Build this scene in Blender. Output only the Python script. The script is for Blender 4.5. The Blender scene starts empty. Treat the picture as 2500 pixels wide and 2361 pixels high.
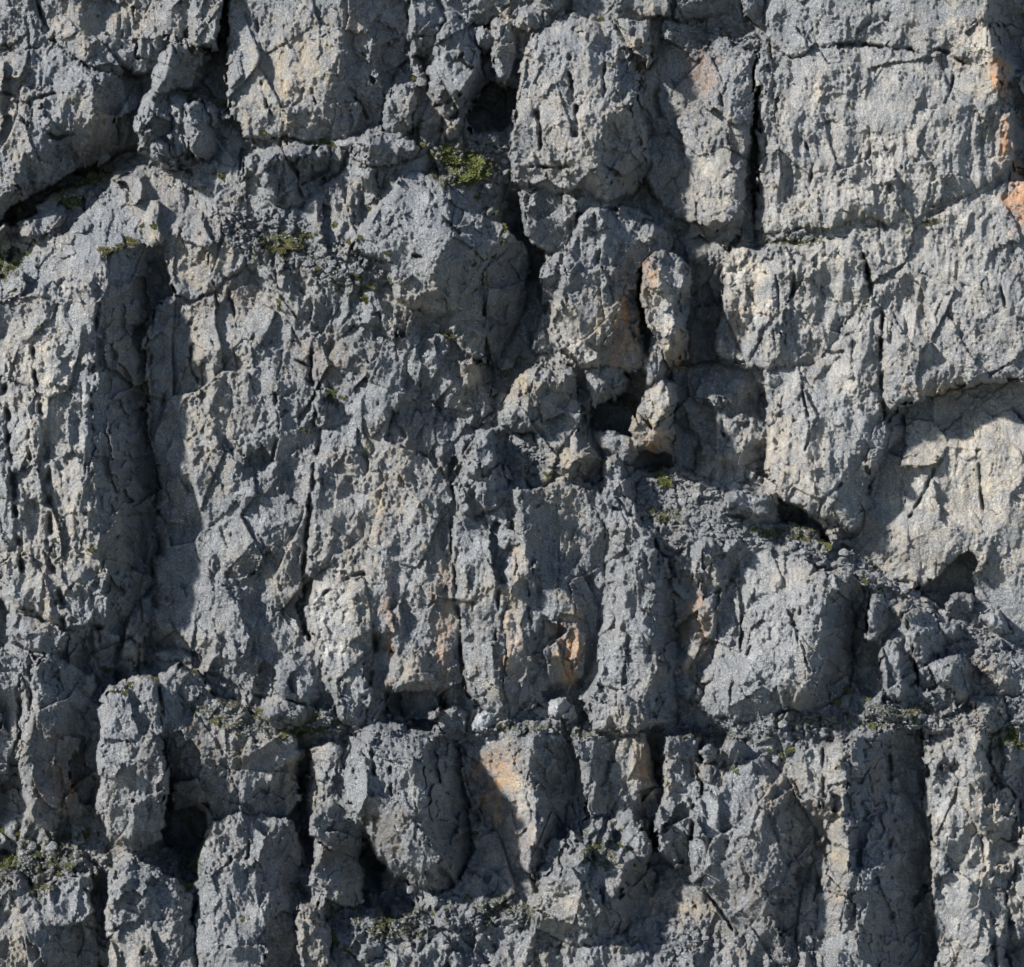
import bpy, math, random, time
import numpy as np
from mathutils import Vector, Matrix
from mathutils.geometry import delaunay_2d_cdt

T0 = time.time()
random.seed(7)
RNG = np.random.default_rng(11)
SC = bpy.context.scene
COL = SC.collection

# ------------------------------------------------------------------ camera, sky, sun, exposure
PX = 0.008                      # metres per photograph pixel on the cliff's reference plane
DIST = 45.0                     # metres from camera to that plane
PITCH = math.radians(10)        # the camera looks slightly down on to the ledges
U = Vector((1, 0, 0))
N = Vector((0, -math.cos(PITCH), math.sin(PITCH)))      # from the cliff to the camera
V = Vector((0, math.sin(PITCH), math.cos(PITCH)))
cam_d = bpy.data.cameras.new("camera")
cam = bpy.data.objects.new("camera", cam_d)
COL.objects.link(cam)
cam.location = N * DIST
cam.rotation_euler = (math.radians(90) - PITCH, 0, 0)
cam_d.sensor_fit = 'HORIZONTAL'
cam_d.sensor_width = 36
cam_d.lens = 36 * DIST / (2500 * PX)
cam_d.clip_end = 4000
SC.camera = cam

SUN = (U * -0.68 + V * 0.46 + N * 0.57).normalized()    # towards the sun
sun_el = math.asin(SUN.z)
sun_az = math.atan2(SUN.x, SUN.y)
world = bpy.data.worlds.new("World")
SC.world = world
world.use_nodes = True
wn = world.node_tree.nodes
wl = world.node_tree.links
sky = wn.new('ShaderNodeTexSky')
sky.sky_type = 'NISHITA'
sky.sun_disc = False
sky.sun_elevation = sun_el
sky.sun_rotation = sun_az
sky.ozone_density = 1.4
sky.dust_density = 0.4
sky.altitude = 1800
bg = wn['Background']
bg.inputs['Strength'].default_value = 0.095
wl.new(sky.outputs['Color'], bg.inputs['Color'])
ld = bpy.data.lights.new("sun", 'SUN')
ld.energy = 4.6
ld.angle = math.radians(3.0)
ld.color = (1.0, 0.975, 0.94)
lo = bpy.data.objects.new("sun", ld)
COL.objects.link(lo)
lo.rotation_euler = (-SUN).to_track_quat('-Z', 'Y').to_euler()
lo.location = SUN * 60
SC.view_settings.view_transform = 'Standard'
SC.view_settings.look = 'None'
SC.view_settings.exposure = 0.95
SC.view_settings.gamma = 1.0
SC.view_settings.use_curve_mapping = False
SC.render.engine = 'CYCLES'
SC.cycles.use_denoising = True
SC.cycles.max_bounces = 5
SC.cycles.diffuse_bounces = 3

def at(px, py, h_dm):
    """photograph pixel + relief in decimetres (towards the camera) -> point"""
    h = h_dm * 0.1
    k = (DIST - h) / DIST
    return U * ((px - 1250) * PX * k) + V * ((1180.5 - py) * PX * k) + N * h

# ------------------------------------------------------------------ noise
PERM = RNG.permutation(4096).astype(np.int32)
ANG = RNG.random(4096).astype(np.float32) * 2 * np.pi
GX, GY = np.cos(ANG), np.sin(ANG)
RV = RNG.random((4096, 4)).astype(np.float32)

def hsh(ix, iy, s):
    return PERM[(ix + PERM[(iy + PERM[s & 4095]) & 4095]) & 4095]

def perlin(x, y, s=0):
    ix = np.floor(x).astype(np.int32); iy = np.floor(y).astype(np.int32)
    fx = (x - ix).astype(np.float32); fy = (y - iy).astype(np.float32)
    u = fx * fx * fx * (fx * (fx * 6 - 15) + 10); v = fy * fy * fy * (fy * (fy * 6 - 15) + 10)
    def g(dx, dy):
        k = hsh(ix + dx, iy + dy, s)
        return GX[k] * (fx - dx) + GY[k] * (fy - dy)
    a = g(0, 0); b = g(1, 0); c = g(0, 1); d = g(1, 1)
    a = a + (b - a) * u; c = c + (d - c) * u
    return (a + (c - a) * v) * 1.5

def fbm(x, y, s=0, o=4, gain=.5):
    r = 0; a = 1.0; f = 1.0
    for i in range(o):
        r = r + a * perlin(x * f + 17.3 * i, y * f + 9.1 * i, s + i * 7)
        a *= gain; f *= 2.03
    return r

def ridged(x, y, s=0, o=3):
    r = 0; a = 1.0; f = 1.0
    for i in range(o):
        r = r + a * (1 - 2 * np.abs(perlin(x * f + 7.3 * i, y * f + 3.1 * i, s + i * 5)))
        a *= .5; f *= 2.1
    return r

def cells(x, y, s=0, j=.9):
    """nearest random site: offset to it, its index and the gap to the second one"""
    ix = np.floor(x).astype(np.int32); iy = np.floor(y).astype(np.int32)
    f1 = np.full(x.shape, 9.0, np.float32); f2 = f1.copy()
    bx = np.zeros_like(f1); by = np.zeros_like(f1); bk = np.zeros(x.shape, np.int32)
    for dy in (-1, 0, 1):
        for dx in (-1, 0, 1):
            k = hsh(ix + dx, iy + dy, s)
            ex = (x - (ix + dx + .5 + (RV[k, 0] - .5) * j)).astype(np.float32)
            ey = (y - (iy + dy + .5 + (RV[k, 1] - .5) * j)).astype(np.float32)
            d = ex * ex + ey * ey
            m = d < f1
            f2 = np.where(m, f1, np.minimum(f2, d))
            f1 = np.where(m, d, f1)
            bx = np.where(m, ex, bx); by = np.where(m, ey, by); bk = np.where(m, k, bk)
    return bx, by, bk, np.sqrt(f2) - np.sqrt(f1)

def chisel(x, y, s=0):
    """broken-rock relief: every cell is a tilted facet"""
    bx, by, bk, gap = cells(x, y, s)
    return (RV[bk, 2] - .5) * 2.2 * bx + (RV[bk, 3] - .5) * 2.2 * by + (RV[bk, 0] - .5) * .8, gap

def chip(x, y, s=0, c=.9):
    """conchoidal breaks: scooped chips that meet in sharp edges"""
    ix = np.floor(x).astype(np.int32); iy = np.floor(y).astype(np.int32)
    best = np.full(x.shape, 9.0, np.float32); sec = best.copy()
    for dy in (-1, 0, 1):
        for dx in (-1, 0, 1):
            k = hsh(ix + dx, iy + dy, s)
            ex = (x - (ix + dx + .5 + (RV[k, 0] - .5) * .9)).astype(np.float32)
            ey = (y - (iy + dy + .5 + (RV[k, 1] - .5) * .9)).astype(np.float32)
            v = (RV[k, 2] - .5) * .55 + (RV[k, 3] - .5) * .9 * ex + (RV[(k * 7 + 13) & 4095, 2] - .5) * .9 * ey + c * (ex * ex + ey * ey)
            sec = np.where(v < best, best, np.minimum(sec, v)); best = np.minimum(best, v)
    return best - .25, sec - best

def blur(a, s):
    if s <= 0: return a
    r = max(1, int(3 * s)); k = np.exp(-.5 * (np.arange(-r, r + 1) / s) ** 2).astype(np.float32); k /= k.sum()
    for ax in (0, 1):
        p = np.pad(a, [(r, r) if i == ax else (0, 0) for i in (0, 1)], mode='edge')
        o = np.zeros_like(a, dtype=np.float32)
        for i, w in enumerate(k):
            sl = [slice(None), slice(None)]; sl[ax] = slice(i, i + a.shape[ax]); o += w * p[tuple(sl)]
        a = o
    return a
# ------------------------------------------------------------------ the cliff's relief, laid out from the rocks one can tell apart
# (pixel x, pixel y, relief in decimetres): outline and inner ridge points of every rock
BASE_PTS = """545,100,-8 550,20,-8 100,500,-8 0,560,-6 300,395,-7 250,430,-2 60,620,9 200,480,3 420,395,6 560,360,6 600,450,10 700,520,14
560,500,12 640,600,15 760,600,16 850,560,14 900,480,11 980,405,9 1060,380,8 1120,365,7 1150,430,9 1200,420,6 1220,360,2 1230,480,5
1260,430,1 1270,520,-6 1280,620,-8 1300,700,-8 1290,800,-5 1330,862,2 1250,900,3 1210,960,3 1220,880,-2 900,760,18 760,720,17
650,690,15 1000,800,17 1050,860,15 1010,900,14 1080,940,11 1050,1020,10 1120,1050,8 1200,1020,4 1220,1080,7 1280,1110,8 1330,1160,9
1420,1190,8 1550,1170,3 1600,1130,-4 1500,1000,-12 1560,800,-2 1575,700,-1 1640,1000,-9 1620,530,-3 1600,480,-7 1850,350,-10 1850,520,-10
1700,80,-4 1620,50,-4 1850,100,-5 1900,580,2 2000,572,2 2100,556,2 2250,530,2 2400,457,1 2480,430,-5 1400,30,-1 1300,20,-5 1450,40,0
100,1612,12 250,1640,8 300,1630,4 390,1622,4 450,1640,8 600,1720,12 700,1730,12 620,1790,15 760,1790,14 800,1800,13 740,1900,-2
740,2020,-1 730,1830,5 840,1790,12 1000,1740,-2 1060,1745,2 1120,1762,6 1200,1790,9 1300,1770,8 1400,1785,7 1500,1790,6 1640,1765,1
1600,1900,-6 1620,1990,-4 1600,2050,-3 1620,2130,4 1560,2180,6 1620,2250,12 1700,2230,12 1750,2330,18 1600,2361,20 1450,2310,15 1300,2300,15 1250,2200,14
1180,2100,5 1180,2180,12 1100,2250,18 950,2220,12 910,2120,-4 1000,2320,22 850,2280,20 680,2220,13 600,2200,15 730,2150,5 2000,1765,7
2150,1730,9 2120,1690,4 2200,1740,10 2300,1720,7 2350,1760,8 2450,1780,6 2200,1782,13 1900,1790,12 1800,1790,9 2100,1600,-2 2480,1720,4
30,2060,9 100,2050,11 60,2115,17 150,2080,14 200,2060,12 230,2100,13 180,2125,17 250,2200,5 300,2092,12 400,2085,9 440,2110,12
476,2160,6 20,1940,8 235,1900,2 200,2000,8 440,2050,-6 400,1950,-2 -300,-300,-5 600,-300,-5 1200,-300,-5 1800,-300,-5 2900,-300,-5 -300,500,2
2900,500,0 -300,1100,18 2900,1100,-4 -300,1700,14 2900,1700,-2 -300,2200,18 2900,2200,4 -300,2700,26 600,2700,26 1200,2700,28 1800,2700,24
2900,2700,8 700,100,2 850,1100,10 500,1200,8 1000,1400,8 1300,1500,6 1560,1500,4 1800,1500,4 2000,900,2 2300,700,2 2300,1200,-6 2100,300,1
1700,300,-4 300,1200,8 120,1200,18 1000,1950,8 1400,1900,2 2150,2100,6 1850,2100,12 300,1900,10 600,1900,10"""

BLOCKS = """# key | object | part | type | outline x,y,h ... | interior
WA|hang_a||f|-300,-300,2 95,-300,4 85,0,5 100,55,4 135,105,2 80,118,0 40,122,0 -10,115,0 -300,115,0|20,60,7 60,20,8 90,60,9
WB|hang_b||f|85,-300,4 470,-300,3 468,0,-1 465,60,-1 440,95,1 410,120,2 368,178,1 330,175,1 268,158,0 235,160,3 180,138,4 135,110,2 105,50,3 88,0,3|120,20,6 190,20,10 200,120,9 262,10,3 270,140,3 300,80,6 340,80,5 350,150,5 420,60,4
P1|pillar_a||s|470,-300,6 540,-300,6 545,-50,6 540,60,6 538,125,6 500,128,8 470,95,6 462,60,5|500,0,12 515,80,13 500,110,12
WC|tan_wall||c|560,-300,2 1010,-300,0 1005,50,-3 985,150,-4 960,200,-4 938,215,-2 932,300,0 880,325,2 820,345,5 740,347,7 660,335,8 600,330,8 560,270,6 550,200,5 556,130,4 558,60,4|620,100,9 640,250,12 700,200,13 760,300,13 800,180,12 830,240,11 850,310,8 860,100,9 830,0,9 895,60,8 885,0,8 885,-150,6 910,120,9 940,100,0 940,170,0 928,200,6 905,170,5 880,220,8 865,270,4 840,200,9
BL|big_boulder||f|-80,160,6 0,142,7 40,125,5 110,108,4 150,118,4 230,172,4 262,182,3 345,188,-4 352,240,-6 328,300,-6 332,355,-8 270,388,-5 200,412,-1 90,472,4 0,540,6 -80,580,6|60,200,12 60,380,15 150,170,9 200,200,10 235,260,10 150,300,13 215,345,7 110,430,11 228,190,8 0,470,14 0,300,13 -60,300,13 160,385,9
V5|cave_void||s|-80,585,-8 0,543,-8 90,475,-8 200,415,-9 332,358,-9 342,384,-7 300,402,-6 220,440,-6 130,470,-6 75,498,-6 40,542,-6 -80,622,-6|100,488,-13 220,425,-13 20,545,-12
SL1|ledge_slab_a||s|75,500,2 130,475,1 200,455,0 222,448,0 190,480,5 130,510,7 90,520,6|140,490,8
SL2|ledge_slab_b||c|45,547,7 90,520,5 150,505,4 165,520,5 145,562,8 90,584,9 60,582,9|100,545,13 70,560,13 130,540,11
SL3|ledge_slab_c||c|-60,550,7 20,545,6 28,562,8 0,592,11 -60,605,11|0,568,14
P2|twin_upper||s|370,215,7 372,180,8 395,130,7 408,112,6 420,110,6 440,120,5 445,95,3 470,95,2 485,125,1 510,135,-3 520,150,-5 505,190,-5 480,215,-2 420,222,6 385,235,8|410,150,14 400,200,14 465,115,11 452,150,12 430,195,12 437,160,6
P3|twin_left||k|325,310,8 330,275,8 345,240,7 365,228,6 410,225,6 425,240,6 420,300,6 425,330,6 400,345,7 360,360,9 340,375,10 333,350,9|365,260,15 390,300,12 350,310,16 345,355,13 385,335,6 400,250,12
P4|twin_mid||c|415,235,7 430,228,7 455,240,6 460,280,6 465,330,7 455,375,8 440,385,8 425,340,8 420,290,9|432,300,14 442,350,14 435,250,11
P5|twin_right||s|455,255,8 480,240,6 510,245,4 535,270,0 545,310,-2 540,360,-1 520,385,1 495,400,6 475,390,8 460,350,8 458,300,9 465,280,8|480,265,16 475,300,17 490,330,17 500,370,13 508,290,12
P6|twin_foot||k|378,390,12 380,352,11 400,340,11 418,352,10 420,375,10 442,395,11 438,412,13 400,405,14|398,370,16 425,395,15
DM|left_buttress|cap|s|0,690,17 60,640,14 130,590,12 200,530,10 260,460,7 290,412,4 400,405,3 470,425,4 520,480,7 505,560,12 440,600,13 350,600,16 255,622,20 240,690,23 200,690,24 140,680,24 60,720,22 0,750,22 -80,790,22 -80,740,17|300,500,10 200,610,17 120,640,17 380,500,9 330,560,13 60,690,19
LF|left_buttress|front_face|f|-80,770,22 0,745,22 60,715,23 140,678,25 215,690,25 238,740,25 240,850,24 235,950,24 225,1100,25 240,1200,26 235,1300,25 270,1400,22 262,1480,20 255,1532,18 160,1522,20 110,1512,22 50,1482,23 25,1452,24 10,1400,25 0,1300,22 -80,1300,22|100,800,26 120,1000,26 60,1000,28 0,950,24 180,1000,28 80,1200,25 190,1250,29 60,1400,28 190,1400,26 30,1150,26 120,1330,24 150,1180,26
LD|left_buttress|side_face|f|215,690,24 255,605,20 340,595,14 415,595,8 402,650,2 432,725,0 390,742,1 372,790,0 355,830,0 350,920,0 360,1000,0 370,1070,0 385,1180,0 380,1300,0 383,1430,0 330,1470,5 312,1530,5 302,1625,5 245,1632,10 243,1540,16 255,1530,18 270,1400,22 235,1300,25 240,1200,26 225,1100,25 235,950,24 240,850,24 238,740,25|300,690,17 320,760,10 295,850,17 310,950,14 280,1000,20 315,1060,16 300,1150,18 340,1250,8 305,1300,17 310,1390,12 270,900,19 275,1150,20 340,640,12 275,640,18 330,1180,9 328,900,9
LG1|left_buttress|foot_block|c|18,1545,17 40,1490,19 60,1500,20 110,1520,20 160,1530,18 163,1602,13 120,1602,13 60,1585,15 25,1572,15|90,1555,25 45,1540,24 140,1560,23
LG2|left_buttress|foot_block|c|166,1530,15 196,1536,15 199,1607,10 169,1607,10|182,1565,21
LG3|left_buttress|foot_block|c|214,1535,13 242,1540,11 246,1602,8 226,1592,9|228,1565,17
LG4|foot_pillar||c|310,1560,8 330,1470,6 378,1440,3 381,1500,3 357,1550,5 347,1625,6 310,1622,8|342,1500,13 326,1590,14
M0|tan_block||c|415,565,8 520,505,10 560,545,12 602,642,12 525,712,11 470,737,10 422,722,6 402,645,3|480,620,14 540,620,15 450,690,12
M1|middle_buttress||c|380,745,5 420,722,5 470,737,7 525,708,9 602,640,10 650,690,11 700,780,12 740,850,12 760,920,10 757,1000,9 770,1060,9 765,1150,9 745,1250,9 742,1300,8 740,1400,8 735,1480,7 747,1560,8 700,1620,7 660,1700,6 600,1690,7 540,1660,8 480,1640,8 440,1620,8 385,1602,6 382,1500,4 387,1400,3 387,1200,3 377,1050,3 362,950,3 364,850,3 374,790,4|450,900,14 550,1000,17 650,950,17 700,900,15 480,1200,16 600,1200,19 680,1100,15 560,1400,19 572,1530,19 573,1430,18 602,1405,9 598,1540,8 620,1300,17 575,1600,16 480,1550,15 640,1480,9 690,1350,12 700,1450,12 700,1560,11 420,1300,10 420,1000,9 680,1210,16 690,1190,11
M2|white_stained_wall||c|780,880,12 850,800,14 930,790,15 990,880,15 985,960,14 960,1010,13 950,1070,13 1010,1100,12 1100,1180,12 1110,1260,11 1107,1400,10 1112,1500,9 1125,1600,8 1130,1690,6 1100,1700,5 1080,1682,6 1010,1692,4 940,1682,4 935,1740,8 920,1770,11 860,1782,13 830,1762,13 800,1690,11 790,1620,10 762,1540,8 752,1450,8 747,1350,8 752,1250,8 772,1150,9 782,1050,10 777,950,10|800,1300,16 850,1450,18 850,1650,20 860,1720,18 895,1560,18 917,1580,9 890,1670,15 905,1680,8 1000,1600,15 1050,1500,16 1000,1400,16 960,1430,16 950,1320,16 900,1200,15 900,1000,17 830,950,15 1050,1300,14 1080,1600,13 1090,1450,15 1000,1660,12 930,1600,8 960,1600,13
M2b|tufted_block||k|768,960,12 800,948,14 850,985,11 862,1020,10 815,1047,10 790,1042,11 763,1022,12|790,1000,20 835,1005,17
M3|narrow_buttress||f|1115,1262,11 1180,1272,12 1260,1202,12 1290,1190,12 1282,1260,14 1267,1330,14 1242,1400,14 1237,1500,13 1227,1600,12 1237,1742,12 1215,1757,11 1190,1740,10 1160,1720,9 1137,1690,8 1127,1600,8 1114,1450,8 1110,1350,9|1170,1350,17 1180,1500,16 1200,1650,17 1150,1600,14 1215,1450,17
N3|wedge_stack|lower_block|c|1110,1262,12 1110,1180,12 1180,1160,13 1230,1130,12 1262,1200,12 1200,1250,11 1150,1267,11|1180,1210,19 1150,1190,17
N1|wedge_stack|upper_block|c|1148,1090,13 1175,1050,12 1200,1045,12 1217,1065,10 1217,1130,8 1190,1162,10 1150,1152,13|1180,1100,20 1200,1120,18
N2|wedge_stack|side_block|c|1128,1152,14 1150,1120,14 1172,1125,13 1172,1172,12 1133,1174,14|1152,1148,19
M4|streaked_buttress||f|1255,1200,14 1290,1185,14 1380,1180,12 1440,1190,9 1452,1250,6 1482,1300,5 1477,1420,4 1462,1500,4 1442,1580,3 1422,1680,2 1442,1755,2 1380,1765,3 1330,1722,3 1300,1702,6 1250,1762,10 1235,1740,12 1230,1500,13 1270,1300,15|1285,1200,19 1280,1330,18 1350,1230,10 1345,1300,10 1385,1320,14 1380,1400,16 1330,1400,12 1360,1500,15 1392,1480,15 1405,1560,13 1340,1560,6 1300,1500,15 1315,1600,14 1385,1640,11 1340,1650,5 1425,1400,10 1260,1600,15 1290,1400,17 1310,1350,12
M5|ribbed_column||c|1458,1212,10 1500,1200,9 1540,1220,10 1560,1280,11 1600,1290,9 1597,1340,9 1625,1360,4 1642,1420,1 1652,1500,0 1652,1600,0 1662,1700,0 1642,1752,2 1590,1772,8 1550,1792,12 1450,1782,12 1448,1700,8 1460,1600,5 1470,1500,4 1490,1420,5 1492,1330,6 1475,1280,8|1520,1290,15 1530,1400,17 1560,1380,17 1540,1480,17 1510,1580,17 1580,1560,18 1585,1450,18 1560,1680,18 1570,1740,17 1500,1720,17 1480,1650,13 1605,1500,13 1585,1650,17
M6|ochre_block||k|1640,1352,5 1680,1332,8 1740,1320,9 1790,1318,8 1832,1330,3 1800,1380,1 1770,1440,2 1757,1500,2 1737,1570,3 1700,1582,5 1692,1650,7 1722,1702,7 1690,1722,6 1660,1702,3 1657,1600,3 1652,1500,4 1635,1420,4|1700,1400,13 1735,1335,15 1733,1420,14 1700,1500,14 1740,1500,12 1680,1600,9 1690,1680,13 1770,1370,6
M7|big_pale_slab||c|1838,1330,3 1900,1340,8 1980,1370,11 2010,1400,11 2080,1400,6 2092,1500,-3 2087,1600,-5 2072,1690,-5 2020,1725,-2 1960,1745,7 1930,1737,8 1880,1755,10 1800,1765,10 1740,1745,9 1700,1725,8 1730,1620,7 1760,1500,2 1790,1420,1|1900,1450,11 1960,1450,14 2002,1480,17 1850,1550,12 1900,1650,17 1978,1660,17 2010,1560,18 1955,1710,16 1800,1690,15 1992,1410,14 2050,1500,7 1820,1430,6 2040,1620,7
RP|scree_ramp||r|1540,1182,2 1640,1130,-1 1700,1160,-1 1880,1190,-2 1900,1262,-4 2050,1302,-2 2180,1422,-1 2300,1512,-1 2500,1572,-1 2900,1680,-1 2900,1860,10 2500,1760,6 2400,1700,4 2262,1562,4 2180,1492,6 2080,1402,8 2000,1372,11 1900,1342,9 1838,1332,7 1740,1312,9 1640,1342,9 1560,1282,9|1700,1230,2 1900,1300,2 2100,1380,0 2300,1540,0 2450,1620,0
J4|ramp_rock_a||c|2110,1542,7 2120,1470,6 2160,1450,4 2177,1490,2 2172,1530,2 2140,1572,5 2113,1577,7|2132,1500,13
J1|triangle_rock||c|2150,1590,7 2180,1540,7 2205,1530,6 2227,1590,5 2237,1650,4 2232,1702,6 2160,1707,8 2145,1640,8|2185,1600,15 2200,1670,14
J2|saddle_rock||c|2205,1510,7 2225,1495,6 2270,1508,3 2307,1530,-1 2302,1590,-2 2282,1620,-1 2287,1670,2 2250,1692,6 2238,1620,7 2225,1570,7|2230,1520,14 2250,1560,14 2260,1640,12 2280,1550,8
J3|angular_rock||s|2275,1620,7 2300,1600,6 2340,1600,4 2382,1650,-2 2397,1690,-3 2372,1720,0 2345,1732,5 2330,1692,7 2285,1662,8|2332,1628,15 2330,1670,15 2345,1700,11
J5|corner_rock||c|2430,1600,3 2470,1588,1 2540,1580,0 2580,1640,0 2510,1702,4 2450,1692,5 2400,1640,4|2470,1645,11
J6|small_ramp_rock||c|2290,1515,3 2330,1520,1 2347,1545,0 2320,1562,1 2295,1552,2|2312,1535,8
J7|corner_rock_b||c|2380,1720,3 2420,1700,2 2460,1710,1 2465,1760,2 2430,1790,5 2395,1770,6|2425,1735,10
RW|recess_wall||s|2155,1060,0.5 2178,1000,-7 2300,955,-7 2400,930,-7 2500,925,-7 2900,920,-1.5 2900,1700,0.5 2480,1562,-1.5 2380,1502,-3.5 2250,1432,-2.5 2150,1392,-2.5 2055,1322,-2.5 2100,1290,-1.5 2140,1200,-1.5|2300,1100,1.5 2450,1100,3.5 2290,1200,2.5 2260,1260,2.5 2300,1290,3.5 2350,1330,4.5 2220,1150,0.5 2450,1300,2.5 2400,1380,-0.5 2180,1300,2.5 2330,1200,-0.5 2500,1450,0.5 2260,1400,1.5
WG|recess_notch||s|2240,1440,-8 2310,1385,-10 2372,1342,-9 2390,1365,-7 2372,1410,-8 2378,1455,-7 2330,1490,-5 2290,1480,-6|2330,1420,-10
K1|square_stone||s|2305,1470,-4 2330,1440,-6 2375,1450,-7 2376,1502,-5 2345,1502,-2 2320,1492,-2|2340,1465,4 2362,1490,4
K2|faceted_boulder||s|2393,1515,-2 2410,1500,-3 2447,1480,-5 2457,1505,-6 2477,1540,-5 2450,1550,-2 2425,1542,0|2415,1515,6 2440,1495,5 2447,1528,6
J0|slab_stone_b||s|2180,1486,3 2200,1465,1 2237,1475,-1 2232,1490,1 2195,1503,3|2208,1480,8
X1|upper_right_wall||c|1870,-300,0 2400,-300,4 2402,0,4 2422,60,4 2457,142,3 2430,152,3 2370,152,3 2300,127,2 2200,117,1 2100,110,0 2040,107,-1 1980,132,-3 1930,142,-5 1885,112,-5 1875,60,-3|1940,60,3 2050,50,5 2200,60,6 2300,60,6 2400,100,10 2340,130,7 2020,80,5
XS|right_corner|side_face|f|2405,-300,4 2900,-300,0 2900,440,0 2480,420,1 2462,300,3 2457,160,3 2427,60,4|2484,60,-10 2492,150,-11 2496,300,-11 2496,400,-10 2560,200,-7
X2|streaked_panel||f|1900,150,-2 1940,142,-1 2040,108,2 2200,118,4 2300,128,5 2370,152,5 2440,160,5 2457,200,3 2467,330,3 2477,395,3 2440,430,3 2350,472,3 2240,525,3 2200,560,3 2170,552,3 2130,532,3 2060,552,2 2000,557,2 1930,567,1 1870,567,1 1865,450,1 1870,330,2 1880,200,-1|1960,300,6 1940,200,4 2000,450,9 2080,300,8 2180,250,8 2180,425,3 2185,350,7 2150,480,9 2215,430,8 2300,300,6 2300,450,9 2400,300,8 2430,200,9 2150,530,10 2050,520,10 1960,530,9 2280,400,10 1985,400,3 1975,460,4 1930,400,7
UR|overhang_block||f|2090,562,5 2200,542,5 2330,502,5 2460,442,4 2900,432,5 2900,930,5 2500,942,4 2430,927,4 2350,942,4 2290,962,4 2200,992,5 2175,1002,5 2150,972,7 2148,900,7 2155,800,6 2155,760,5 2140,740,5 2130,690,5 2110,620,5 2095,600,5|2150,650,9 2205,670,9 2225,620,3 2232,700,2 2270,640,6 2200,850,10 2300,800,10 2300,900,10 2400,600,9 2400,880,11 2430,700,10 2500,650,5 2500,850,11 2450,560,8 2220,930,10 2200,780,9
Q3|shadowed_wall||f|1650,900,-5 1740,885,-6 1862,902,-2 1877,1000,-3 1872,1130,-4 1905,1202,0 1860,1197,-1 1760,1182,-3 1690,1152,-5 1650,1122,-8 1640,1000,-8|1765,950,2 1735,1000,-3 1790,1050,2 1700,1000,-2 1835,1000,-4 1820,1130,3 1770,1120,1
Q1|bright_wall||f|1790,600,3 1850,598,5 1960,590,6 2090,570,6 2105,620,6 2125,690,6 2135,745,7 2100,762,7 1990,902,3 1920,902,2 1860,897,2 1800,882,-1 1750,872,-7 1740,800,-8 1760,700,-6|1810,680,5 1820,800,6 1850,760,9 1900,700,11 1900,850,11 1960,650,10 1985,750,5 1960,800,8 2050,650,11 2080,720,9 2030,850,9
Q2|hanging_pillar||f|1862,905,1 1930,905,2 1990,895,3 2100,757,7 2135,745,7 2155,765,7 2150,860,7 2143,950,7 2155,1000,6 2162,1060,5 2157,1120,4 2122,1182,2 2107,1262,3 2075,1297,3 2030,1272,4 1970,1247,4 1910,1217,1 1870,1150,-2 1868,1080,-2 1872,1000,-1|1940,1000,9 1950,1150,9 2050,950,11 2100,850,11 2080,1100,12 2130,950,11 2050,1200,12 2000,1220,11 2000,1080,10 1900,1050,5 2060,1260,9
V3|cave_void||s|1885,1212,-8 1960,1250,-10 2010,1290,-10 2032,1325,-9 1980,1295,-9 1900,1272,-8|1950,1270,-13
V0|cave_void_a||s|1160,265,-14 1190,200,-14 1230,215,-14 1258,222,-14 1250,285,-12 1225,312,-8 1160,322,-4 1143,290,-8|1200,260,-15
T0|back_slab||s|1060,-300,0 1265,-300,-2 1264,40,-4 1220,45,-4 1165,72,-2 1100,30,2 1075,0,1|1180,0,3
Z9|ledge_block_a||c|1250,62,0 1270,25,0 1322,25,0 1322,60,1 1290,88,1|1288,50,7
ZT1|ledge_block_b||s|1315,-300,0 1388,-300,0 1382,20,-3 1340,30,-1 1318,15,0|1345,0,7
ZT2|ledge_block_c||s|1490,-300,1 1642,-300,1 1637,42,-2 1580,37,0 1530,27,0 1500,32,0|1600,0,7 1520,0,6
ZT3|dark_block||f|1642,-300,4 1802,-300,-2 1782,30,-6 1720,52,-6 1650,47,-2|1652,0,5
ZT4|ledge_block_d||c|1795,-300,1 1862,-300,1 1874,62,-2 1870,72,-2 1820,32,0|1840,10,6
Z2|shaded_column||c|1520,60,-4 1600,42,-4 1700,62,-4 1800,112,-1 1850,132,1 1846,200,1 1836,300,1 1830,400,1 1825,500,1 1815,562,1 1790,592,3 1740,562,2 1690,547,1 1660,532,-1 1620,492,-5 1590,480,-7 1570,400,-7 1560,250,-8 1545,150,-8|1620,120,-1 1640,75,1 1680,150,-1 1700,250,2 1780,200,6 1800,300,8 1700,400,5 1770,450,9 1660,480,2 1720,520,9 1790,520,9 1620,300,-4 1740,330,6 1690,70,-1
Z4|slim_column||c|1852,132,0 1880,112,0 1892,200,2 1902,330,3 1872,332,3 1872,400,2 1872,562,2 1845,562,-2 1855,400,-2 1852,330,-1 1850,250,0|1868,200,5 1866,300,5
Z5|knob_column||k|1510,50,3 1585,45,0 1592,110,-1 1594,142,0 1575,167,0 1555,142,1 1530,110,3|1560,90,9 1578,130,9
Z1|dome_pillar||c|1250,330,2 1255,250,2 1275,150,3 1300,90,3 1340,70,3 1400,45,1 1500,55,0 1520,110,0 1550,180,-1 1567,250,-3 1577,340,-4 1592,402,-4 1560,472,-4 1510,472,3 1480,492,5 1420,472,6 1290,462,5 1250,442,4 1245,380,3|1320,130,13 1300,250,16 1400,120,12 1400,250,17 1450,330,17 1500,180,12 1535,250,12 1545,330,10 1520,370,5 1380,400,17 1300,380,15 1480,440,14 1562,380,5 1510,420,4 1370,70,6 1350,450,12
C1|shelf_block||c|1265,470,5 1420,470,3 1480,492,1 1502,512,0 1440,522,4 1422,562,4 1400,642,2 1340,622,4 1300,602,5 1285,560,6|1300,500,12 1380,510,13 1340,560,12 1410,530,8
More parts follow.
